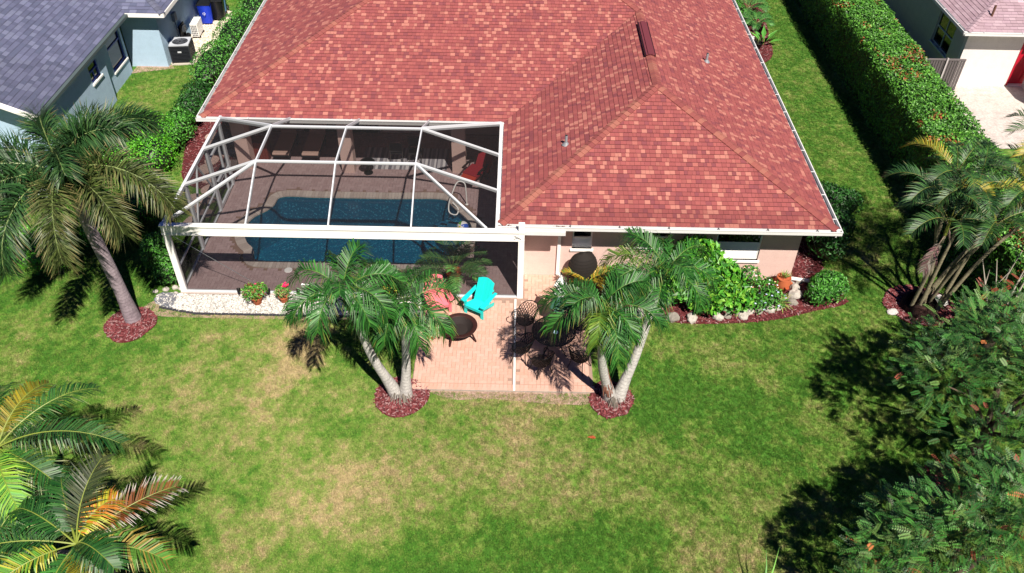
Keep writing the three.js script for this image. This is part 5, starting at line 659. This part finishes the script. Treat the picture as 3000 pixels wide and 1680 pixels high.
// pots along the cage front
function potGeo(r, h) { return lathe([[0, .0], [r * .68, 0], [r * .92, h * .82], [r * 1.06, h * .82], [r * 1.08, h], [r * .94, h], [r * .9, h * .88], [0, h * .86]], 28); }
function pottedPlant(label, x, z, r, h, lobes, n, tones, seed, flowers, turnTilt = 0) { const t = thing('flower_pot', label, 'potted plant', [x, .03, z]); part('pot', potGeo(r, h), M.terra, t); part('soil', lathe([[0, h * .87], [r * .9, h * .87]], 20), M.soil, t); const rr = rng(seed); const f = part('foliage', foliageGeo(lobes, n, .1, .05, tones, seed), leafMat, t); const st = []; for (let i = 0; i < 6; i++) st.push(rod([0, h * .8, 0], [(rr() - .5) * .3, h + .25, (rr() - .5) * .3], .006, 4)); part('stem', st, M.stem, t); const fm = new MB(); for (const [c, k, s, dx, dy] of flowers) for (let i = 0; i < k; i++) { const p = V(dx + (rr() - .5) * .16, dy + rr() * .14, (rr() - .5) * .16); for (let j = 0; j < 5; j++) { const a = j * 1.257; leafQuad(fm, p, V(Math.cos(a), .3, Math.sin(a)).normalize(), V(0, 1, 0), s, s * .8, new THREE.Color(c)); } } part('flower', fm.geo(), leafMat, t); }
pottedPlant('terracotta pot with a wide bushy plant, left of the pots on the white gravel', -7.8, -18.85, .17, .3, [[-.12, .48, .05, .27, .25, .25], [.14, .5, -.05, .22, .22, .22]], 620, tone('#4a8a2c', '#6a9a3c', '#3a7424', '#8a5a3c'), 950, [['#d83a6a', 3, .04, .1, .6]]);
pottedPlant('terracotta pot with pink flower spike, right of the bushy pot on the white gravel', -7.0, -18.95, .15, .26, [[0, .42, 0, .22, .2, .2]], 320, tone('#5a8a3c', '#7a9a4c', '#8a6a4c', '#3f742c'), 951, [['#f0286a', 9, .05, .14, .62], ['#c0484c', 4, .04, -.1, .4]]);
pottedPlant('pot with red and white flowers partly hidden by the double palm', -6.15, -19.0, .13, .22, [[0, .36, 0, .2, .18, .18]], 260, tone('#3f742c', '#5a8a3c'), 952, [['#e02c3c', 8, .05, -.05, .45], ['#f0f0f0', 4, .045, -.12, .62]]);
pottedPlant('pot with yellow green croton between the two double palm crowns', -3.75, -18.95, .15, .26, [[0, .45, 0, .26, .26, .24]], 330, tone('#a8a02c', '#c89a34', '#6a8a2c', '#5a7a2c'), 953, [['#d88a3c', 4, .05, .0, .5]]);
pottedPlant('pot with small round silvery leaves beside the fire bowl under the palm', -2.35, -17.55, .2, .3, [[0, .5, 0, .3, .26, .3], [.1, .3, .2, .2, .2, .15]], 520, tone('#7a9468', '#5f7f54', '#8aa47a'), 954, []);
for (const [i, x] of [-8.42, -7.5, -6.58].entries()) { const t = thing('garden_light', ['black spike garden light left of the bushy terracotta pot', 'black spike garden light between the two terracotta flower pots', 'black spike garden light right of the pink flowered pot'][i], 'garden light', [x, .02, -19.12], .2, 'black spike garden lights on the gravel'); part('spike', [rod([0, 0, 0], [0, .2, 0], .012, 6)], M.black, t); part('lamp_head', lathe([[0, .0], [.045, .01], [.06, .13], [.05, .15], [0, .15]], 14).rotateX(-.6).translate(0, .2, 0), M.black, t); part('lens', lathe([[0, .152], [.045, .151]], 14).rotateX(-.6).translate(0, .2, 0), M.glass, t); }
{ const t = thing('strawberry_pot', 'orange clay strawberry pot with a spiky plant at the right wall corner', 'potted plant', [8.52, .03, -19.95]); part('pot', lathe([[0, 0], [.15, 0], [.23, .2], [.25, .36], [.2, .47], [.23, .52], [.2, .53], [.17, .47], [0, .46]], 26), M.terra, t); for (let i = 0; i < 5; i++) { const a = i * 1.257; part('pocket', lathe([[.0, -.08], [.05, -.04], [.075, .03], [.065, .03], [.04, -.02], [0, -.05]], 14).rotateZ(-.5).translate(.25, .28, 0).rotateY(a), M.terra, t); } const r = rng(970), m = new MB(); for (let i = 0; i < 26; i++) { const a = r() * 6.28, e = .5 + .7 * r(); leafQuad(m, V(0, .48, 0), V(Math.cos(a) * Math.cos(e), Math.sin(e), Math.sin(a) * Math.cos(e)), V(-Math.cos(a) * Math.sin(e), Math.cos(e), -Math.sin(a) * Math.sin(e)), .3, .035, pickC(tone('#7a9a4a', '#a8a060', '#5a7a3a'), r)); } part('leaf_tuft', m.geo(), leafMat, t); }
// ---------- inside the cage
{ const t = thing('potted_palm', 'potted palm in a wide clay pot on the pool deck behind the mesh front', 'potted plant', [-1.85, .055, -20.0]); part('pot', potGeo(.24, .46), M.terra, t); part('soil', lathe([[0, .4], [.21, .4]], 20), M.soil, t); for (let i = 0; i < 16; i++) addFrond(t, V((i % 3 - 1) * .04, .4, (i % 4 - 1.5) * .03), i * 2.4 + .4, { seed: 1300 + i, len: i < 10 ? 1.25 : 1.5, e0: i < 10 ? .75 : 1.25, e1: i < 10 ? -.75 : -.1, rw: .011, rc: new THREE.Color('#7a8a4a'), n: 28, t0: .3, a0: .35, a1: .8, ll: .34, lw: .026, vee: .35, hang: .3, tones: tone('#4a7a3c', '#5a8a48', '#3c6a34') }); }
{ const t = thing('beach_ball', 'inflatable beach ball with yellow, white and blue panels on the pool water', 'ball', [-1.72, .16, -22.75]); const cs = [0xd8d02c, 0xf2f2f2, 0x2c5cc8, 0xf2f2f2, 0x58a83c, 0xf2f2f2]; cs.forEach((c, i) => part('panel', new THREE.SphereGeometry(.2, 10, 20, i / 6 * 2 * PI, PI / 3), std(c, .3), t)); t.rotation.set(.5, .4, .35); }
{ const t = thing('pool_handrail', 'white curved handrail with a figure eight foot over the pool steps', 'handrail', [0, 0, 0]); part('rail', [tube([[-1.66, .05, -24.2], [-1.68, .6, -24.22], [-1.74, .92, -24.28], [-1.95, .95, -24.3], [-2.15, .62, -24.1], [-2.28, .2, -23.95], [-2.25, -.02, -23.8], [-2.0, -.02, -23.68], [-1.95, .06, -23.9], [-2.15, .2, -24.1]], .024, 50, 8)], M.white, t); part('base_flange', lathe([[.0, .075], [.05, .075], [.055, .055]], 16).translate(-1.66, 0, -24.2), M.white, t); }
function lounger(x, z, label) { const t = thing('lounge_chair', label, 'lounge chair', [x, .05, z], 0); const f = grainy(0xc7a79b, .9, .003); part('cushion', [box(-.3, .3, .36, .44, -.9, .55)], f, t); part('cushion_fold', [tube([[-.3, .4, .55], [.3, .4, .55]], .055, 2, 10)], f, t); const bk = cbox(.6, .08, .75, 0, .26, -.3, .75); bk.translate(0, .38, -.85); part('back_cushion', muv(bk.toNonIndexed()), f, t); part('frame', [box(-.33, -.3, .3, .36, -.95, .6), box(.3, .33, .3, .36, -.95, .6), box(-.3, .3, .3, .355, .57, .6)], M.dark, t); for (const [a, b] of [[-.3, .5], [.3, .5], [-.3, -.8], [.3, -.8]]) part('leg', [box(a - .02, a + .02, 0, .3, b - .02, b + .02)], M.dark, t); }
lounger(-8.75, -27.2, 'pinkish cushioned lounge chair left of its twin at the lanai edge'); lounger(-7.65, -27.2, 'pinkish cushioned lounge chair right of its twin at the lanai edge');
{ const t = thing('red_lounge_chair', 'deep red cushioned reclining chair by the right lanai column', 'chair', [-1.42, .05, -25.75], -.5); const f = std(0x8e1224, .85), s = std(0x1a1416, .5); part('seat_cushion', [box(-.3, .3, .38, .47, -.28, .4)], f, t); const b = cbox(.6, .09, .78, 0, 0, -.39, .95); b.translate(0, .46, -.26); part('back_cushion', b, f, t); const lg = cbox(.56, .07, .3, 0, .36, .52, .35); part('foot_cushion', lg, std(0xa8301c, .8), t); for (const q of [-1, 1]) { part('armrest', [box(q * .34 - .03, q * .34 + .03, .6, .64, -.3, .35)], s, t); part('leg', [bar(V(q * .34, .6, .3), V(q * .34, 0, -.3), .03, .03)], s, t); part('leg', [bar(V(q * .34, .6, -.25), V(q * .34, 0, .35), .03, .03)], s, t); } }
{ const t = thing('side_table', 'small round dark table beside the middle lanai column', 'table', [-5.42, .05, -26.1]); part('table_top', lathe([[0, .46], [.27, .46], [.28, .48], [.27, .5], [0, .5]], 28), M.black, t); part('pedestal', [rod([0, .02, 0], [0, .46, 0], .03)], M.black, t); part('foot', lathe([[0, .04], [.03, .05], [.17, .015], [.17, 0], [0, 0]], 20), M.black, t); }
{ const t = thing('striped_rug', 'grey and white striped rug on the shaded lanai floor', 'rug', [-4.15, .052, -27.1]); const cs = ['#8d8a92', '#c9c6ca', '#6e6b76', '#b3b0b6'].map((c) => std(hex(c), .95)); let x = -1.62, i = 0; const r = rng(41); while (x < 1.62) { const w = Math.min(.05 + .09 * r(), 1.62 - x + .001); part('stripe', box(x, x + w, 0, .012, -.75, .75), cs[i++ % 4], t); x += w; } }
function deckChair() { const t = thing('metal_chair', 'x', 'chair'); const s = std(0x4a4440, .5); part('seat', [box(-.23, .23, .42, .45, -.22, .24)], std(0x17161a, .8), t); part('backrest', [box(-.21, .21, .52, .86, -.25, -.22)], std(0x201e22, .8), t); part('back_frame', [rod([-.23, .42, -.22], [-.23, .9, -.26], .016), rod([.23, .42, -.22], [.23, .9, -.26], .016), rod([-.23, .9, -.26], [.23, .9, -.26], .016)], s, t); for (const [a, b] of [[-.22, .22], [.22, .22], [-.22, -.2], [.22, -.2]]) part('leg', [rod([a, .42, b], [a * 1.05, 0, b * 1.15], .014)], s, t); return t; }
const dc = deckChair(); [[-4.45, -26.95, PI + .1, 'left of the two dark metal chairs on the striped rug'], [-3.75, -26.95, PI - .1, 'right of the two dark metal chairs on the striped rug']].forEach(([x, z, a, l], i) => { const o = i ? dc.clone() : dc; if (i) { o.name = numbered('metal_chair'); scene.add(o); } o.position.set(x, .064, z); o.rotation.y = a; tag(o, l, 'chair', 'dark metal chairs on the rug'); });
{ const t = thing('storage_box', 'reddish brown slatted wooden box beside the left lanai column', 'box', [-9.55, .05, -26.95]); const m = grainy(0x7a3026, .8, .003); for (let i = 0; i < 6; i++) part('slat', box(-.3 + i * .1, -.3 + i * .1 + .092, .03, .78, .22, .245), m, t); part('lid', [box(-.33, .33, .78, .83, -.28, .28)], m, t); part('side', [box(-.3, -.27, .03, .78, -.24, .22), box(.27, .3, .03, .78, -.24, .22), box(-.27, .27, .03, .78, -.24, -.21)], m, t); }
// ---------- small bed at the right roof edge
{ const pal = (label, x, z, n, len, seed, cat = 'palm tree') => { const t = thing('young_palm', label, cat, [x, .02, z]); part('trunk', taper([V(0, 0, 0), V(0, .2, 0), V(0, .45, 0)], [.09, .07, .05], 8, 6), BK.areca, t); for (let i = 0; i < n; i++) addFrond(t, V(0, .4, 0), i * 2.4, { seed: seed + i, len: len * (.85 + .03 * (i % 8)), e0: 1.0 - .04 * i, e1: -.7, rw: .013, rc: new THREE.Color('#7a8a4a'), n: 26, t0: .28, a0: .4, a1: .8, ll: .38, lw: .032, vee: .35, hang: .35, tones: tone('#3a6c2c', '#4a8038', '#2c5a24') }); };
  pal('bushy young palm under the right roof edge at the far end of the side lawn', 11.45, -40.6, 14, 1.35, 1700); pal('smaller young palm with drooping fronds just in front of the bushy one', 11.6, -39.0, 10, 1.0, 1730);
  shrub('dark green shrub behind the young palms at the right roof edge', 'shrub', [[10.8, .6, -42.3, .8, .7, .9], [10.6, .6, -40, .6, .6, .8]], 1500, .13, .07, TN.mid, 618);
  const b = thing('broadleaf_plant', 'broad leaved banana like plant in the small mulch bed', 'plant', [11.75, .02, -37.7]); const r = rng(1750); for (let i = 0; i < 9; i++) { const m = new MB(), a = i * 2.4, e = .9 - .06 * i, d = V(Math.cos(a) * Math.cos(e), Math.sin(e), Math.sin(a) * Math.cos(e)); leafQuad(m, d.clone().multiplyScalar(.2), d, V(-Math.cos(a) * Math.sin(e), Math.cos(e), -Math.sin(a) * Math.sin(e)), .75, .24, pickC(tone('#5a9a3c', '#6fae48', '#4a8a34'), r)); part('leaf', m.geo(), leafMat, b); } part('stem', [rod([0, 0, 0], [0, .3, 0], .04)], std(0x6a8a3c, .7), b);
  const hr = thing('hose_reel', 'white garden hose coiled on a dark pot in the small mulch bed', 'hose', [10.95, .02, -37.55]); part('stand', [rod([0, 0, 0], [0, .35, 0], .12, 12)], M.dark, hr); const cl = []; for (let i = 0; i < 4; i++) cl.push(new THREE.TorusGeometry(.24 + .02 * (i % 2), .022, 6, 26).rotateX(PI / 2 - .3).translate(0, .3 + .045 * i, 0)); part('hose', cl, M.white, hr);
  for (const [i, x, z, s] of [[0, 11.35, -37.2, .22], [1, 11.0, -36.85, .18]]) { const t = thing('plant_pot', ['larger black plant pot beside the white coiled hose', 'smaller black plant pot in front of the white coiled hose'][i], 'pot', [x, .02, z]); part('pot', potGeo(s, s * 1.5), M.black, t); part('soil', lathe([[0, s * 1.3], [s * .9, s * 1.3]], 16), M.soil, t); const m = new MB(), q = rng(1760 + i); for (let k = 0; k < 14; k++) { const a = q() * 6.28, e = .6 + .6 * q(); leafQuad(m, V(0, s * 1.3, 0), V(Math.cos(a) * Math.cos(e), Math.sin(e), Math.sin(a) * Math.cos(e)), V(0, 1, 0), .35, .04, pickC(tone('#5a4a3c', '#6a7a44', '#3c5a2c'), q)); } part('leaf_tuft', m.geo(), leafMat, t); } }
// ---------- grass blades over the lawn in view
{
  const m = new MB(), w = hex('#ffffff'), r = rng(71); for (let i = 0; i < 12; i++) { const a = r() * 6.28, q = .055 * Math.sqrt(r()), p = V(Math.cos(a) * q, 0, Math.sin(a) * q), b = r() * 6.28, s = V(Math.cos(b) * .006, 0, Math.sin(b) * .006), l = V((r() - .5) * .05, .03 + .025 * r(), (r() - .5) * .05); m.tri(p.clone().add(s), p.clone().sub(s), p.clone().add(l), w); }
  const polys = Object.values(BEDS).concat([GRAVEL]), v = V(0, 0, 0); const boxes = [[-10.4, .35, -29.5, -19.2], [-2.8, 2.4, -20.5, -15.4], [.2, 8.95, -44, -20.4], [-10.4, 9, -44, -25], [14.4, 16.7, -47, -18], [-30, -16.9, -50, -25.9], [-15.5, -14, -41, -34.4], [-30, -15.4, -50, -34.2], [18.2, 40, -60, -28.6]];
  scatter('grass_blades', 'short patchy green and straw coloured lawn grass around the house', 'grass', m.geo(), std(0xffffff, .8, { side: THREE.DoubleSide }), 200000, (r) => { const x = lerp(-20, 19, r()), z = -7.4 - 37 * Math.pow(r(), 1.25); v.set(x, 0, z).project(camera); if (Math.abs(v.x) > 1.04 || Math.abs(v.y) > 1.06) return null; for (const [a, b, c, d] of boxes) if (x > a && x < b && z > c && z < d) return null; for (const p of polys) if (inside(p, x, z)) return null; const c = lawnColor(x, z, 2.2 * (r() - .5) * (.4 + r())), k = .6 + .85 * r(); return { x, y: -.002, z, ry: r() * 6.3, s: .75 + .6 * r(), c: new THREE.Color(c[0] * k, c[1] * k, c[2] * k) }; }, 72);
}
renderer.render(scene, camera);
